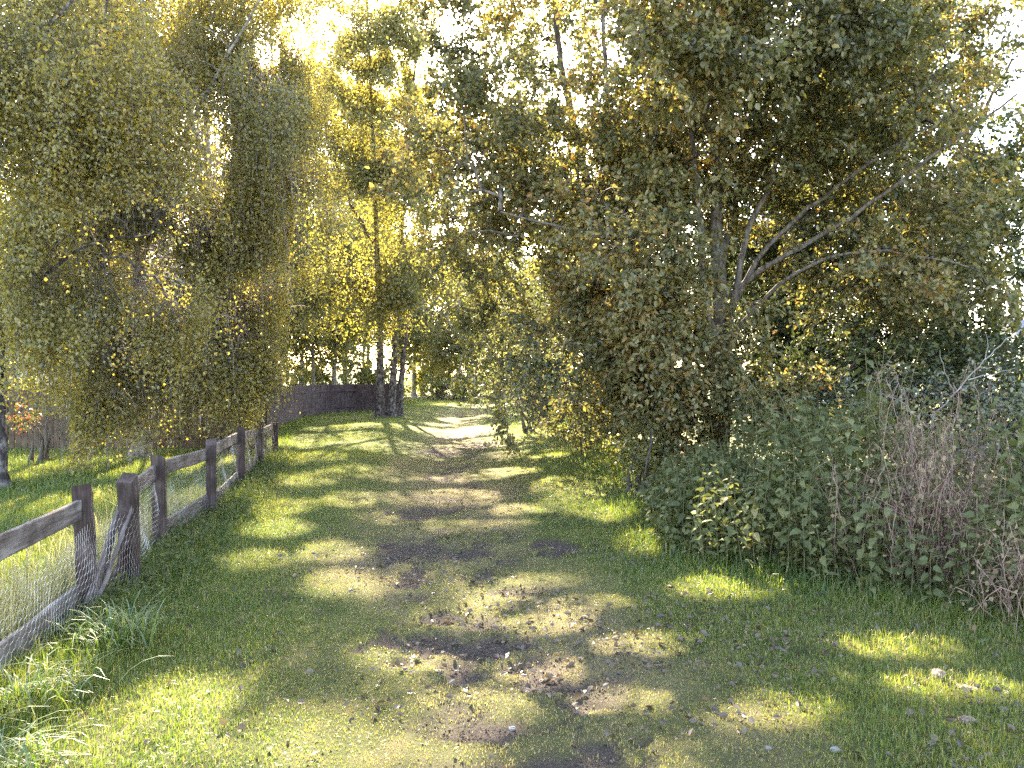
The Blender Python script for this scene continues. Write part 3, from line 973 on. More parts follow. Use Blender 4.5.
make_tree('broadleaf_tree', 'large many-stemmed grey-barked tree leaning over the right side of the path', 'tree', None, b, S5,
          [(P(720, 110, 11), (2.4, 1.9, 1.9), 230), (P(565, 170, 11.4), (1.9, 1.6, 1.9), 200), (P(620, 345, 11), (1.5, 1.2, 1.1), 120),
           (P(890, 110, 10.6), (2.1, 1.7, 1.8), 190), (P(900, 265, 10.2), (1.7, 1.3, .8), 90), (P(730, 400, 10.4), (1.3, .9, .7), 70),
           (P(700, -170, 11), (3.2, 2.6, 2.2), 170), (P(700, 40, 8.6), (1.2, .8, .8), 60), (P(470, 150, 11.2), (1.1, 1.2, 1.6), 80), (P(830, 20, 9.2), (1.2, .9, .8), 60),
           (P(640, 250, 9.6), (1.0, .7, 1.0), 55), (P(690, 330, 9.8), (1.0, .6, .8), 45), (P(560, 400, 12), (1.0, 1.0, .6), 50), (P(480, -60, 12), (1.8, 1.5, 1.5), 80)],
          M['broad_leaf'], M['grey_bark'], LEAF_OVATE, leaf=.074, per=165, spread=.37, twigs=5, filt=f5, rnd_mu=.46, rnd_sd=.25)

# -- weeping birches behind the fence on the left
b = bs(-1, 10.9)
make_tree('weeping_birch', 'weeping birch with a flaking dark trunk at the left edge of the garden', 'tree', 'birches in the garden', b,
          [([b, P(-3, 400, 10.9), P(-5, 300, 10.9), P(-10, 100, 11), P(-4, -100, 11.1), P(5, -330, 11.2)], .10, .03),
           ([P(0, 290, 10.9), P(40, 200, 11), P(90, 110, 11.2), P(110, 0, 11.3)], .05, .015),
           ([P(0, 330, 10.9), P(50, 270, 10.8), P(105, 240, 10.9), P(150, 235, 11)], .035, .01),
           ([P(-5, 120, 11), P(60, 20, 10.9), P(120, -60, 11.2)], .04, .012)],
          [(P(40, 60, 11), (1.8, 1.8, 2.0), 130), (P(120, 130, 11.2), (1.2, 1.2, 1.6), 90), (P(-60, 40, 10.8), (1.4, 1.6, 2), 40), (P(20, -150, 11.2), (2.2, 2.0, 1.2), 22),
           (P(70, 290, 11.3), (1.1, 1.0, .8), 55), (P(60, 235, 10.3), (.9, .4, .7), 45), (P(150, 300, 11.6), (.8, .9, .8), 45)],
          M['birch_leaf'], M['birch_bark_dark'], LEAF_DIAMOND, leaf=.056, per=44, spread=.3, weep=1, strand=(.5, 1.7), twigs=7, lean_keep=.012, rnd_mu=.5, rnd_sd=.22, low=.2)
b = bs(140, 14.6)
make_tree('weeping_birch', 'weeping birch with a pale trunk half hidden by its own hanging leaves', 'tree', 'birches in the garden', b,
          [([b, P(141, 380, 14.6), P(139, 260, 14.6), P(135, 100, 14.7), P(140, -100, 14.8), P(150, -220, 14.8)], .15, .03),
           ([P(139, 270, 14.6), P(175, 190, 14.4), P(230, 178, 14.2), P(280, 175, 14.2)], .05, .012),
           ([P(138, 230, 14.6), P(200, 110, 14.5), P(250, 20, 14.4), P(290, -40, 14.4)], .06, .014),
           ([P(138, 200, 14.6), P(90, 100, 14.7), P(60, 10, 14.8)], .05, .014)],
          [(P(150, 80, 14.6), (2.3, 1.9, 2.3), 150), (P(215, 215, 14.3), (1.5, 1.3, 1.5), 120), (P(90, 250, 14.5), (1.6, 1.3, 1.4), 90), (P(150, -120, 14.8), (2.4, 2.0, 1.3), 28),
           (P(270, 130, 14.3), (.8, 1.1, 1.6), 60), (P(130, 350, 14.2), (1.4, .9, .5), 45),
           (P(150, 320, 13.3), (1.6, .8, .8), 90), (P(90, 395, 12.4), (.7, .5, .35), 30), (P(190, 120, 14.8), (1.2, 1.2, 2.2), 90), (P(135, 190, 13.7), (.9, .5, 1.2), 75), (P(100, 60, 13.5), (1.2, 1, 2), 60)],
          M['birch_leaf'], M['birch_bark'], LEAF_DIAMOND, leaf=.062, per=40, spread=.34, weep=1, strand=(.6, 2.0), twigs=7, lean_keep=.012, rnd_mu=.48, rnd_sd=.22, low=.2)
b = bs(226, 15.5)
make_tree('weeping_birch', 'weeping birch nearest the path whose curtain of leaves hangs over the fence', 'tree', 'birches in the garden', b,
          [([b, P(228, 380, 15.5), P(232, 250, 15.5), P(240, 80, 15.6), P(250, -120, 15.6), P(250, -220, 15.6)], .13, .03),
           ([P(232, 260, 15.5), P(262, 180, 15.3), P(295, 140, 15.2)], .045, .012),
           ([P(230, 300, 15.5), P(200, 230, 15.2), P(170, 200, 15)], .04, .012)],
          [(P(245, 60, 15.5), (1.2, 1.5, 2.6), 120), (P(240, 230, 15.3), (1.15, 1.2, 1.6), 130), (P(270, 190, 15), (.7, .9, 1.2), 60), (P(250, -110, 15.6), (1.6, 1.6, 1.2), 22),
           (P(215, 330, 15), (1.0, .9, .7), 60), (P(222, 290, 14), (.9, .7, 1.0), 70), (P(295, 130, 15.6), (.8, 1, 2.2), 90), (P(300, -20, 16), (1.0, 1.1, 1.0), 30), (P(250, 350, 14.6), (.5, .6, .5), 35)],
          M['birch_leaf'], M['birch_bark_dark'], LEAF_DIAMOND, leaf=.062, per=36, spread=.34, weep=1, strand=(.6, 2.0), twigs=6, lean_keep=.012, rnd_mu=.52, rnd_sd=.2, low=.2)

# -- the clump of birches beside the far path
b = bs(384, 28.6)
make_tree('birch_clump', 'clump of three pale birch trunks rising beside the far bend of the path', 'tree', None, b,
          [([bs(380, 28.6), P(380, 330, 28.6), P(376, 220, 28.6), P(370, 60, 28.7), P(365, -60, 29)], .16, .012),
           ([bs(391, 28.5), P(396, 330, 28.5), P(402, 230, 28.4), P(412, 120, 28.2), P(420, -20, 28)], .15, .012),
           ([bs(399, 28.9), P(404, 350, 29), P(415, 270, 29), P(437, 200, 29)], .13, .03),
           ([P(378, 250, 28.6), P(345, 190, 28.4), P(320, 100, 28.2)], .09, .03),
           ([P(378, 290, 28.6), P(340, 260, 28.2), P(310, 250, 28)], .07, .02)],
          [(P(370, 120, 28.6), (2.6, 2.3, 3.8), 260), (P(405, 250, 28.4), (2.0, 1.8, 2.2), 150), (P(340, 270, 28.2), (1.7, 1.6, 2.0), 120), (P(385, -60, 28.6), (2.6, 2.2, 2.0), 45),
           (P(390, 290, 27.1), (1.0, .5, 1.7), 45), (P(385, 170, 27.2), (1.2, .5, 2.0), 60), (P(375, 40, 28.6), (2.4, 2.1, 2.6), 130), (P(405, 60, 28.2), (1.8, 1.8, 2.4), 80), (P(330, 130, 28), (1.4, 1.4, 2.4), 80)],
          M['birch_leaf_gold'], M['birch_bark_dark'], LEAF_DIAMOND, leaf=.105, per=24, spread=.55, weep=.9, strand=(.5, 1.6), twigs=9, lean_keep=lambda q: np.where(q[:, 1] < 27.75, .22, .07), rnd_mu=.5, rnd_sd=.22, tipr=.008, kmax=.09)

# -- trees and shrubs down the right side
b = bs(610, 18.5)
make_tree('dark_tree', 'tall dark-leaved tree behind the big grey one with sky showing through its top', 'tree', None, b,
          [([b, P(606, 330, 18.5), P(590, 200, 18.5), P(560, 60, 18.6), P(550, -80, 18.7)], .2, .04),
           ([P(605, 320, 18.5), P(560, 220, 18.4), P(510, 150, 18.4), P(470, 60, 18.3)], .09, .02),
           ([P(600, 280, 18.5), P(640, 180, 18.8), P(660, 40, 19)], .08, .02)],
          [(P(500, 150, 18.6), (2.0, 1.8, 2.6), 150), (P(560, 260, 18.5), (2.2, 1.8, 1.8), 150), (P(560, 0, 18.6), (2.6, 2.2, 2.2), 110), (P(660, 150, 19), (2.2, 1.8, 2.6), 110), (P(470, 260, 18.6), (1.2, 1.2, 1.8), 80),
           (P(540, -140, 18.6), (3, 2.4, 2), 90)],
          M['broad_leaf'], M['brown_bark'], LEAF_OVATE, leaf=.105, per=90, spread=.48, rnd_mu=.3, rnd_sd=.18)
b = bs(905, 14.5)
make_tree('dark_tree', 'deep green tree filling the upper right behind the arching bare limbs', 'tree', None, b,
          [([b, P(900, 320, 14.5), P(895, 200, 14.6), P(905, 40, 14.7), P(910, -120, 14.8)], .18, .04),
           ([P(898, 260, 14.5), P(840, 170, 14.5), P(800, 60, 14.6)], .08, .02), ([P(897, 230, 14.5), P(960, 150, 14.2), P(1010, 60, 14)], .07, .02)],
          [(P(880, 120, 14.6), (2.4, 1.6, 2.2), 190), (P(930, 260, 14.3), (1.8, 1.4, 1.2), 120), (P(800, 240, 14.4), (1.7, 1.3, 1.6), 150), (P(890, -60, 14.6), (2.0, 1.9, 1.6), 100), (P(985, 190, 14), (.9, 1, 1.2), 45),
           (P(800, 360, 14), (1.8, 1.0, .9), 110), (P(930, 340, 13.6), (1.6, 1, .7), 80)],
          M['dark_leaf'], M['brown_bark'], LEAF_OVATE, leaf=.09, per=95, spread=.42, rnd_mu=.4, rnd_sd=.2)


def shrub(name, label, base, blobs, mat, bark, leaf, per, tmpl=LEAF_OVATE, nst=5, spread=.25, mu=.45, group=None, gaps=True, twigs=3, hgt=None):
    c = np.mean([q[0] for q in blobs], axis=0)
    st = []
    for i in range(nst):
        bl = blobs[i % len(blobs)]
        e = np.asarray(bl[0]) + rng.normal(0, .35, 3) * np.asarray(bl[1])
        s0 = base + np.array([*rng.normal(0, .12, 2), 0])
        mid = s0 * .5 + e * .5 + np.array([*rng.normal(0, .15, 2), .15])
        st.append(([s0, mid, e], .035, .01))
    return make_tree(name, label, 'shrub', group, base, st, blobs, mat, bark, tmpl, leaf=leaf, per=per, spread=spread, rnd_mu=mu, trunk_sides=6, gaps=gaps, twigs=twigs, lean_keep=.6)


shrub('hawthorn_bush', 'olive bush at the foot of the big grey-barked tree on the path side', bs(655, 11.6), [(P(635, 400, 11.4), (.8, .8, .7), 80), (P(600, 390, 12), (.8, .8, .7), 70), (P(675, 430, 10.6), (.6, .6, .5), 50), (P(580, 420, 12.6), (.6, .6, .45), 40)],
      M['broad_leaf'], M['brown_bark'], .07, 55)
shrub('hawthorn_bush', 'rounded grey-green bush drooping over the right verge halfway along the path', bs(585, 15.5), [(P(570, 330, 15.5), (1.2, 1.2, 1.2), 110), (P(550, 390, 15), (.8, .9, .7), 70), (P(590, 400, 14.6), (.8, .8, .6), 60)],
      M['shrub_leaf'], M['brown_bark'], .075, 50)
shrub('hawthorn_bush', 'pale-flecked bush beyond the drooping one where the path narrows', bs(530, 21), [(P(515, 320, 21), (1.5, 1.4, 1.8), 140), (P(510, 385, 20.6), (1.1, 1.1, .7), 70), (P(545, 360, 20), (1.2, 1.1, 1.2), 90)],
      M['shrub_leaf'], M['brown_bark'], .09, 46, spread=.32)
shrub('hawthorn_bush', 'dark bush where the path disappears at its far bend', bs(500, 32), [(P(490, 340, 32), (1.7, 1.6, 2.2), 120), (P(475, 385, 31), (1.0, 1, .7), 50), (P(510, 290, 32), (1.8, 1.6, 2), 90)],
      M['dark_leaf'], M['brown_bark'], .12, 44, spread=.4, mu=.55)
shrub('ivy_bush', 'dark shaded bush under the arching limbs behind the thicket', bs(800, 10.6), [(P(790, 380, 10.8), (1.2, .7, .6), 70), (P(880, 360, 10.6), (1.1, .7, .6), 60), (P(960, 370, 10), (.8, .7, .5), 45)],
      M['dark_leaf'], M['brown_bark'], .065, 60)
shrub('ivy_bush', 'dense dark bush directly behind the dead stems of the thicket', bs(915, 9.7), [(P(850, 415, 9.9), (.8, .5, .45), 60), (P(925, 400, 9.8), (.8, .5, .5), 60), (P(985, 405, 9.6), (.55, .5, .45), 45), (P(1000, 445, 8.6), (.5, .4, .45), 45), (P(1035, 430, 8.8), (.4, .4, .4), 30)],
      M['shrub_leaf'], M['brown_bark'], .06, 60, mu=.25)
shrub('elder_bush', 'sunlit yellow-green shrub glowing beside the foot of the big tree', bs(640, 10.2), [(P(640, 455, 10.2), (.5, .45, .38), 60)], M['far_leaf'], M['brown_bark'], .055, 46, gaps=True, spread=.18)

# -- farther trees: a few kinds, then copies that share their leaves
def far_tree(label, h, r, mat, mu, base, leaf=.17, n=150, gaps=True, cat='tree', name='far_tree'):
    b0 = pt(*base, 0)
    top = b0 + [0, 0, h]
    st = [([b0, b0 + [.1, .05, h * .4], b0 + [-.1, 0, h * .9]], .14, .03)]
    for k in range(4):
        a = k * 1.6 + rng.random()
        st.append(([b0 + [0, 0, h * (.25 + .1 * k)], b0 + [math.cos(a) * r * .4, math.sin(a) * r * .4, h * (.45 + .1 * k)], b0 + [math.cos(a) * r * .7, math.sin(a) * r * .7, h * (.55 + .1 * k)]], .06, .02))
    return make_tree(name, label, cat, 'trees beyond the gardens', b0, st,
                     [(b0 + [0, 0, h * .62], (r, r, h * .36), n), (b0 + [r * .5, 0, h * .4], (r * .6, r * .6, h * .22), n // 3), (b0 + [-r * .5, .3, h * .38], (r * .6, r * .6, h * .22), n // 3)],
                     mat, M['birch_bark'], LEAF_DIAMOND, leaf=leaf, per=70, spread=.7, rnd_mu=mu, gaps=gaps, tipr=.008, twigs=3, lean_keep=.02)


ft = far_tree('golden birch behind the dark fence, left of the birch clump', 11, 2.6, M['far_leaf'], .5, (-11, 40))
f2 = far_tree('yellowing tree closing the far end of the path', 9, 2.4, M['far_leaf'], .6, (-3.6, 52))
f3 = far_tree('dark green tree showing between the garden birches', 12, 3.0, M['dark_leaf'], .6, (-9.4, 24), leaf=.13, n=200)
far_tree('tall leafy golden birch directly behind the clump of three trunks', 19, 3.3, M['far_leaf'], .45, (-8.8, 38), leaf=.16, n=300)
far_tree('olive birch behind the weeping birch nearest the path', 17, 2.6, M['birch_leaf'], .5, (-8.6, 21.5), leaf=.10, n=330)
far_tree('olive birch rising behind the bungalow side of the garden', 17, 3.2, M['birch_leaf'], .5, (-14.2, 22.5), leaf=.11, n=330)
far_tree('broad olive tree closing the view right of the clump of three trunks', 26, 3.9, M['birch_leaf'], .4, (-7.2, 62), leaf=.24, n=420)
far_tree('highest golden tree standing far off straight behind the three birch trunks', 28, 3.9, M['far_leaf'], .35, (-11.6, 60), leaf=.24, n=420)
far_tree('darker olive tree above the very end of the path', 19, 3.6, M['broad_leaf'], .3, (-2.2, 66), leaf=.24, n=260)
far_tree('slim olive birch filling the gap between the two nearest garden birches', 15, 2.0, M['birch_leaf'], .5, (-9.6, 19.0), leaf=.09, n=260)
far_tree('golden birch whose top closes the sky left of the birch clump', 20, 2.6, M['far_leaf'], .4, (-9.6, 31), leaf=.14, n=260)
far_tree('olive tree rising behind the bungalow, seen between the garden birches', 17, 3.2, M['birch_leaf'], .4, (-14.2, 37), leaf=.15, n=300, gaps=False)
far_spots = [(ft, (-16, 44), 1.1, 'golden birch standing third from the path behind the gardens'), (ft, (-10.2, 47), 1.2, 'tall golden birch rising behind the far bend of the path'),
             (f3, (-17.5, 27), 1.0, 'dark green tree behind the brown garden fence at the left'), (f2, (-22, 36), 1.2, 'yellowing tree beyond the white house'),
             (f2, (-.6, 56), 1.15, 'yellowing tree just right of the far path end'), (f3, (-5.6, 62), .8, 'dark tree in the gap beyond the far path end'), (ft, (2.6, 44), 1.0, 'golden birch hidden behind the dark bush at the bend'),
             (f3, (5.5, 27), .9, 'dark tree behind the right-hand bushes'), (ft, (-19.5, 38), 1.1, 'golden birch between the white house and the far left trees'), 
             (ft, (-9.5, 37), .8, 'short golden birch just behind the curve of the dark fence'), (f2, (-7.4, 58), 1.3, 'yellowing tree far behind the birch clump'), (f3, (-10, 54), 1.2, 'dark tree far behind the golden birches'),
             (f3, (-26, 40), 1.2, 'dark tree at the far left beyond the bungalow'), (f3, (8.5, 22), .9, 'dark tree standing behind the thicket on the right'), (f3, (10.5, 32), 1.1, 'dark tree far behind the arching limbs'), (f2, (1, 66), 1.3, 'yellowing tree farthest away on the right of the path'),
             (f2, (-13.5, 33), .55, 'low yellow tree behind the dark curving fence')]
for src, (x, y), s, lab in far_spots:
    dup_tree(src, pt(x, y, 0), rng.random() * 6.28, s, lab)

sb = shrub('garden_bush', 'sunlit yellow-green bush over the dark curving fence', pt(-10.2, 33, 0), [(np.array([-10.2, 33, .9]), (1.5, 1.2, .8), 60)], M['far_leaf'], M['brown_bark'], .12, 50, gaps=False, spread=.35, group='bushes at the garden ends')
for (x, y), s, lab in [((-4.6, 50), 1.0, 'pale bush left of the far path end'), ((-2.2, 51), .8, 'pale bush at the middle of the far path end'), ((-13.2, 20.5), .9, 'sunlit bush just behind the brown garden fence'), ((-11.5, 45), 1.7, 'large pale bush beyond the bend of the dark fence'), ((-7.6, 43), 1.6, 'large pale bush left behind the birch trunks'), ((-15.5, 43), 1.8, 'large pale bush farthest left beyond the dark fence'), ((-6, 60), 2.4, 'tall bush in the gap right of the birch trunks'), ((-1, 61), 2.5, 'tall bush ending the view along the path'), ((.4, 49), 1.0, 'pale bush right of the far path end'), ((24.5, 37), 1.3, 'pale bush in the field below the grey roof at the right edge'), ((27.5, 38.5), 1.2, 'pale bush farthest right in the field')]:
    dup_tree(sb, pt(x, y, 0), rng.random() * 6, s, lab)
shrub('garden_bush', 'purple-leaved dark bush at the far path end', pt(-2.9, 46.5, 0), [(np.array([-2.7, 46.5, .9]), (1.3, .9, .9), 60)], leaf_mat('purple_leaf', [(0, (.03, .022, .034)), (1, (.10, .07, .10))], .25), M['brown_bark'], .12, 50, gaps=False, spread=.35, group='bushes at the garden ends')
b = pt(-8.1, 14.0, 0)
shrub('maple_shrub', 'small bush with red and orange leaves in front of the brown board fence', b * 1.0 + [-.55, 0, 0], [(P(28, 415, 14), (.22, .2, .26), 14)], leaf_mat('red_leaf', [(0, (.12, .13, .04)), (.62, (.20, .17, .05)), (.8, (.28, .08, .04)), (1, (.30, .05, .04))], .35), M['brown_bark'], .055, 34, spread=.15)


# ------------------------------------------------------------------ the thicket on the right
def stem_plant(name, h, kind, seed):
    """one nettle or willowherb: a leafy upright stem; returns the mesh pair"""
    mb = MB()
    LP, LA, LS = [], [], []
    bend = rng.normal(0, .10, 2)
    m = 8; t = np.linspace(0, 1, m)
    c = np.stack([bend[0] * h * t ** 2, bend[1] * h * t ** 2, h * t], 1)
    mb.tube(c, np.linspace(.0045, .0018, m), 5)
    if kind == 'nettle':
        k = int(h / .046)
        for i in range(2, k):
            f = i / k
            p = np.array([np.interp(f, t, c[:, j]) for j in range(3)])
            az0 = i * 1.57 + rng.normal(0, .25)
            for s in (0, math.pi):
                a = az0 + s
                droop = rng.uniform(-.75, .05)
                d = np.array([math.cos(a), math.sin(a), droop])
                pet = unit(d + [0, 0, .35]) * .022
                LP.append(p + pet); LA.append(d); LS.append((.102 if f < .75 else .102 * (1.9 - 1.2 * f)) * rng.uniform(.65, 1.15))
        for i in range(3):
            a = i * 2.1
            LP.append(c[-1]); LA.append(np.array([math.cos(a), math.sin(a), .6])); LS.append(.04)
        tm, w = LEAF_NETTLE, 1.05
    else:
        k = int(h / .026)
        for i in range(5, k):
            f = i / k
            p = np.array([np.interp(f, t, c[:, j]) for j in range(3)])
            a = i * 2.4
            d = np.array([math.cos(a), math.sin(a), rng.uniform(-.2, .5)])
            LP.append(p); LA.append(d); LS.append(.10 * (1.05 - .45 * f) * rng.uniform(.7, 1.2))
        tm, w = LEAF_NARROW, 1.25
    LP, LA = np.array(LP), np.array(LA)
    return mb.mesh('stem'), leaves('foliage', LP, LA, np.array(LS), tm, np.clip(rng.normal(.45, .22, len(LP)), 0, 1), 1.1, w)


def thicket_h(x, y):
    """height of the thicket rising away from its front edge"""
    d = x - thicket_x(y)
    return np.clip(.45 + .72 * d, .35, 1.75) * np.interp(y, [4, 6.5, 8, 9.5], [.85, 1.0, .95, .75])


protos = {'nettle': [], 'herb': []}
for i in range(6): protos['nettle'].append((.45 + .14 * i, stem_plant('n', .45 + .14 * i, 'nettle', i)))
for i in range(5): protos['herb'].append((.8 + .17 * i, stem_plant('h', .8 + .17 * i, 'herb', i)))


def plant(name, x, y, z, sc, rz, tilt, pair, mat, label, cat, group):
    root = empty(name, (x, y, z), label, cat, group)
    root.rotation_euler = (tilt[0], tilt[1], rz); root.scale = (sc, sc, sc)
    for nm, me, m in (('stem', pair[0], M['stalk']), ('foliage', pair[1], mat)):
        link(nm, me, m, root)


cnt = 0
tries = 0
placed = []
while cnt < 235 and tries < 9000:
    tries += 1
    y = rng.uniform(4.0, 9.2); d = abs(rng.normal(0, .85)) + rng.uniform(-.05, .1)
    x = thicket_x(y) + d
    if x > .70 * y + .5 or d > 2.4: continue
    if placed and np.min(np.hypot(np.array(placed)[:, 0] - x, np.array(placed)[:, 1] - y)) < .115: continue
    hx = float(thicket_h(x, y)) * rng.uniform(.8, 1.15)
    px = 512 + F * x / y
    if 885 < px < 965 and d > .32 and d < 1.4 and rng.random() < .72: continue      # the dry patch
    herb = (hx > .95 and rng.random() < .7)
    lst = protos['herb' if herb else 'nettle']
    hh, pair = min(lst, key=lambda q: abs(q[0] - hx) + rng.uniform(0, .12))
    z = float(gz(x, y))
    tilt = (rng.normal(0, .10), rng.normal(-.06, .10))
    if herb: plant('willowherb', x, y, z, hx / hh, rng.random() * 6.28, tilt, pair, M['herb_leaf'], 'tall narrow-leaved willowherb in the upper part of the right-hand thicket', 'plant', 'willowherbs in the thicket')
    elif d < .45: plant('nettle', x, y, z, hx / hh * 1.05, rng.random() * 6.28, tilt, pair, M['nettle_leaf'], 'broad-leaved nettle in the low front row of the right-hand thicket', 'plant', 'front row nettles')
    else: plant('nettle', x, y, z, hx / hh, rng.random() * 6.28, tilt, pair, M['nettle_leaf'], 'grey-green nettle standing behind the front row of the right-hand thicket', 'plant', 'nettles behind the front row')
    placed.append((x, y)); cnt += 1

# undergrowth that closes the thicket below the plants
n = 15000
y = rng.uniform(4.0, 9.6, n); d = rng.random(n) ** .8 * 2.6 + .02
x = thicket_x(y) + d
h = thicket_h(x, y) * .8
pos = np.stack([x, y, gz(x, y) + h * rng.random(n) ** .9], 1)
ax = rng.normal(size=(n, 3)); ax[:, 2] -= .3
ug = link('undergrowth', leaves('undergrowth', pos, ax, rng.uniform(.025, .065, n), LEAF_OVATE, np.clip(rng.normal(.35, .2, n), 0, 1), .6), M['herb_leaf'])
tag(ug, 'tangled low leaves filling the thicket between its nettles', 'undergrowth', kind='stuff')


# dry bramble tangle
def dry_tangle(cx, cy, n, hgt, spread, label, leafn, mat='dry_stalk', name='dry_bramble'):
    o = np.array([cx, cy, float(gz(cx, cy))])
    root = empty(name, o, label, 'bramble', 'dry brambles in the thicket')
    mb = MB(); LP = []
    for i in range(n):
        a = rng.random() * 6.28
        b0 = np.array([*rng.normal(0, spread * .6, 2), 0])
        h = hgt * rng.uniform(.55, 1.1)
        e = b0 + [math.cos(a) * spread * rng.uniform(.5, 2.0), math.sin(a) * spread * rng.uniform(.4, 1.7), h * rng.uniform(-.05, .85)]
        mid = b0 * .45 + e * .55; mid[2] = h * rng.uniform(.55, 1.05)
        mid[:2] += rng.normal(0, .08, 2)
        p = resample([b0, mid, e], .08); p[1:] += rng.normal(0, .012, (len(p) - 1, 3))
        mb.tube(p, np.linspace(.0042, .0014, len(p)), 4)
        for q in p[3::2]:
            if rng.random() < .6:
                dd = unit(rng.normal(size=3)) * rng.uniform(.06, .26)
                mb.tube(np.stack([q, q + dd * .5 + [0, 0, .01], q + dd]), [.0018, .0014, .001], 3)
            for _ in range(leafn):
                LP.append(q + rng.normal(0, .05, 3))
    link('stems', mb.mesh('stems'), M[mat], root)
    if LP:
        LP = np.array(LP); LP = LP[LP[:, 2] > .05]
        link('withered_leaves', leaves('withered_leaves', LP, rng.normal(size=(len(LP), 3)) + [0, 0, -1], rng.uniform(.015, .045, len(LP)), LEAF_OVATE, rng.random(len(LP)), .2), M['dry_leaf'], root)
    return root


dry_tangle(3.22, 5.85, 105, 1.15, .30, 'pinkish-brown tangle of dead stems in the middle of the thicket', 3)
dry_tangle(3.62, 6.5, 90, 1.6, .36, 'greyish dead stems crowning the top of the thicket', 2)
dry_tangle(2.72, 5.95, 14, 1.15, .16, 'thin pale dry stalks standing left of the brown tangle', 2)
dry_tangle(3.3, 4.95, 34, .6, .2, 'low reddish dead stems at the right front of the thicket', 3)

# bare pale branch poking out above the thicket
mbp = MB()
o = P(925, 440, 6.9)
root = empty('dead_branch', up(o, float(gz(o[0], o[1]))), 'bare pale forked branch poking out above the dry stems at the right', 'branch')
ob = np.array(root.location)
for pl, r0 in [([ob, P(930, 430, 6.9), P(955, 395, 6.8), P(985, 360, 6.7), P(1018, 330, 6.6)], .011), ([P(955, 395, 6.8), P(945, 370, 6.7), P(940, 350, 6.7)], .006), ([P(968, 380, 6.75), P(1000, 372, 6.6), P(1016, 368, 6.5)], .006),
               ([P(985, 360, 6.7), P(988, 345, 6.7), P(985, 330, 6.7)], .004), ([P(930, 430, 6.9), P(905, 405, 6.8), P(880, 392, 6.7)], .006)]:
    p = resample(pl, .06); p[1:] += rng.normal(0, .006, (len(p) - 1, 3))
    mbp.tube(p - ob, np.linspace(r0, r0 * .3, len(p)), 5)
link('wood', mbp.mesh('wood'), M['pale_twig'], root)

# ------------------------------------------------------------------ clods and stones on the grass
def lump(name, px, py, s, mat, label, cat, group, flat=.55):
    x, y = Gd(px, py)
    bm_v = []
    import bmesh
    bm = bmesh.new(); bmesh.ops.create_icosphere(bm, subdivisions=3, radius=1)
    for v in bm.verts:
        c = v.co
        k = 1 + .55 * (float(fbm(c.x * 1.7 + px, c.y * 1.7 + c.z * 1.3, 2, 3)) - .5) + .35 * (float(fbm(c.x * 5 + px, c.y * 5 + c.z * 4, 3, 2)) - .5)
        v.co = (c.x * s[0] * k, c.y * s[1] * k, c.z * s[2] * k)
    me = bpy.data.meshes.new(name); bm.to_mesh(me); bm.free()
    o = link(name, me, mat); o.location = (x, y, float(gz(x, y)) + s[2] * .35)
    o.rotation_euler = (0, 0, rng.random() * 6)
    tag(o, label, cat, group)


lump('clod', 940, 678, (.052, .035, .03), M['clod'], 'largest brown clod of dead grass on the right lawn', 'clod', 'clods on the right lawn')
lump('clod', 969, 690, (.05, .03, .015), M['clod'], 'flat brown clod just right of the largest clod', 'clod', 'clods on the right lawn')
lump('clod', 970, 724, (.05, .028, .02), M['clod'], 'brown clod nearest the bottom right corner', 'clod', 'clods on the right lawn')
lump('stone', 837, 752, (.022, .018, .014), M['stone'], 'pale grey stone lying on the grass at the bottom right', 'stone', 'stones on the lawn')
lump('stone', 770, 748, (.015, .012, .01), M['stone'], 'small pale stone left of the grey stone at the bottom right', 'stone', 'stones on the lawn')
lump('stone', 512, 718, (.022, .016, .012), M['stone'], 'pale stone on the bare earth of the near path', 'stone', 'stones on the path')
lump('stone', 508, 737, (.030, .017, .010), M['stone'], 'longest flat stone at the edge of the nearest bare patch', 'stone', 'stones on the path')


# ------------------------------------------------------------------ houses glimpsed through the leaves
def boxmesh(name, x0, x1, y0, y1, z0, z1, mat, parent):
    v = np.array([[x, y, z] for z in (z0, z1) for y in (y0, y1) for x in (x0, x1)], float)
    f = np.array([[0, 2, 3, 1], [4, 5, 7, 6], [0, 1, 5, 4], [2, 6, 7, 3], [0, 4, 6, 2], [1, 3, 7, 5]])
    return link(name, np_mesh(name, v, [f]), mat, parent)


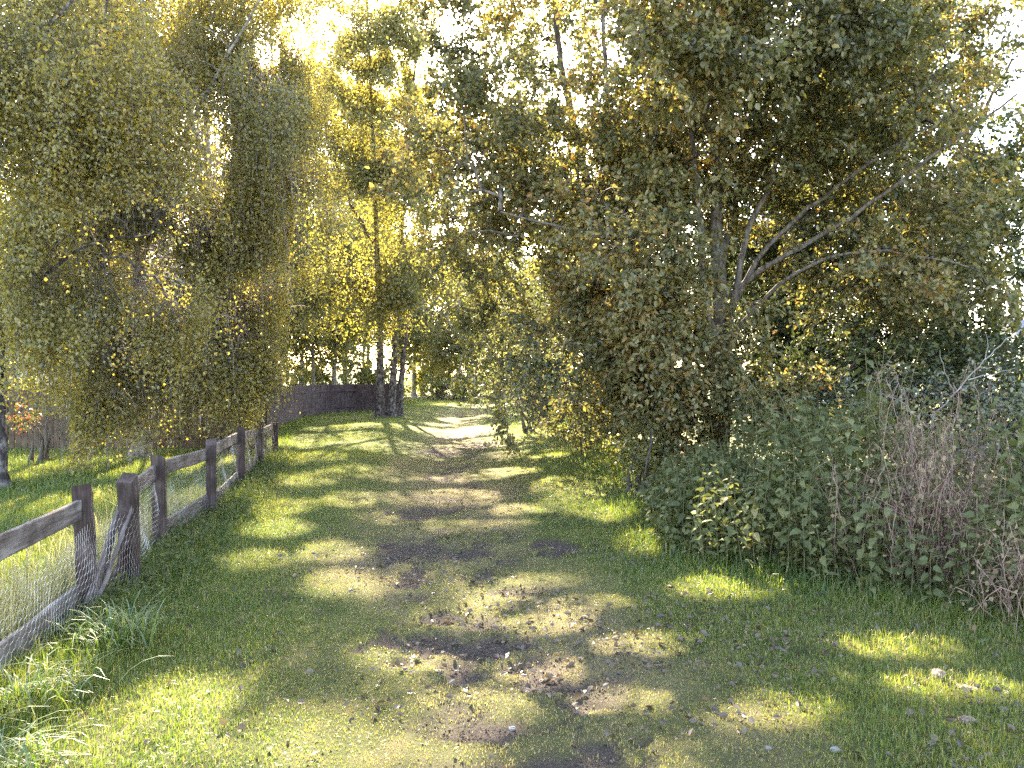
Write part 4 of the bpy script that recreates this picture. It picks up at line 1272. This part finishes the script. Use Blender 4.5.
def house(loc, W, D, H, R, label, nwin):
    root = empty('house', loc, label, 'house', 'houses behind the trees')
    w2, d2 = W / 2, D / 2
    v = np.array([[-w2, -d2, 0], [w2, -d2, 0], [w2, d2, 0], [-w2, d2, 0], [-w2, -d2, H], [w2, -d2, H], [w2, d2, H], [-w2, d2, H], [-w2, 0, H + R], [w2, 0, H + R]], float)
    link('wall', np_mesh('wall', v, [np.array([[0, 1, 5, 4], [2, 3, 7, 6]]), np.array([[1, 2, 6, 9, 5], [3, 0, 4, 8, 7]])]), M['render_wall'], root)
    e, t = .3, .14
    sl = R / d2
    rv = []
    for x in (-w2 - e, w2 + e):
        for (yy, zz) in ((-d2 - e, H - sl * e), (0, H + R), (d2 + e, H - sl * e)):
            rv.append([x, yy, zz + .01]); rv.append([x, yy, zz + t])
    rv = np.array(rv, float)
    f = [[1, 7, 9, 3], [3, 9, 11, 5], [0, 2, 8, 6], [2, 4, 10, 8], [0, 6, 7, 1], [4, 5, 11, 10], [0, 1, 3, 2], [2, 3, 5, 4], [6, 8, 9, 7], [8, 10, 11, 9]]
    roof = link('roof', np_mesh('roof', rv, [np.array(f)]), M['slate'], root)
    boxmesh('chimney', w2 - 1.3, w2 - .7, -.3, .3, H + R - .4, H + R + .7, M['render_wall'], roof)
    for k in range(nwin):
        x = -w2 + W * (k + .5) / nwin
        fr_ = boxmesh('window', x - .55, x + .55, -d2 - .04, -d2 + .02, .9, 2.0, M['white_paint'], root)
        for q in (-.26, .26):
            boxmesh('pane', x + q - .22, x + q + .22, -d2 - .055, -d2 - .044, .97, 1.93, M['glass_dark'], fr_)


house(pt(-16.2, 31, 0), 7.2, 6, 2.6, 2.4, 'white bungalow with a slate roof behind the brown garden fence', 3)
house(pt(35.5, 49, 0), 8, 6, 2.7, 2.2, 'pale cream house with a grey roof glimpsed at the right edge', 3)

# ------------------------------------------------------------------ camera, light, world
cam = bpy.data.cameras.new('camera'); co = bpy.data.objects.new('camera', cam); COL.objects.link(co)
cam.sensor_width = 36; cam.lens = 36 * F / 1024; cam.clip_end = 2000; cam.clip_start = .05
co.location = (0, 0, CH); co.rotation_euler = (math.radians(90) - math.atan(9 / F), 0, 0)
scene.camera = co

sl = bpy.data.lights.new('sun', 'SUN'); so = bpy.data.objects.new('sun', sl); COL.objects.link(so)
sl.energy = 5.0; sl.angle = math.radians(.5); sl.color = (1, .93, .80)
so.rotation_euler = Vector([-float(v) for v in SUN]).to_track_quat('-Z', 'Y').to_euler()
so.location = (0, 0, 30)

w = bpy.data.worlds.new('World'); scene.world = w; w.use_nodes = True
nt = w.node_tree
for nn in list(nt.nodes): nt.nodes.remove(nn)
sky = nt.nodes.new('ShaderNodeTexSky'); sky.sky_type = 'NISHITA'; sky.sun_disc = False
sky.sun_elevation = SUN_EL; sky.sun_rotation = SUN_AZ
sky.air_density = 1.0; sky.dust_density = 1.6; sky.ozone_density = 1.0
bg = nt.nodes.new('ShaderNodeBackground'); bg.inputs[1].default_value = .105
ow = nt.nodes.new('ShaderNodeOutputWorld')
nt.links.new(sky.outputs[0], bg.inputs[0]); nt.links.new(bg.outputs[0], ow.inputs[0])

scene.view_settings.view_transform = 'Standard'
scene.view_settings.look = 'None'
scene.view_settings.gamma = 1
scene.view_settings.exposure = 3.75
scene.view_settings.use_white_balance = True
scene.view_settings.white_balance_temperature = 7600
scene.render.engine = 'CYCLES'
scene.cycles.max_bounces = 8
scene.cycles.diffuse_bounces = 3
scene.cycles.sample_clamp_indirect = 6
scene.cycles.transmission_bounces = 4
scene.cycles.use_denoising = False
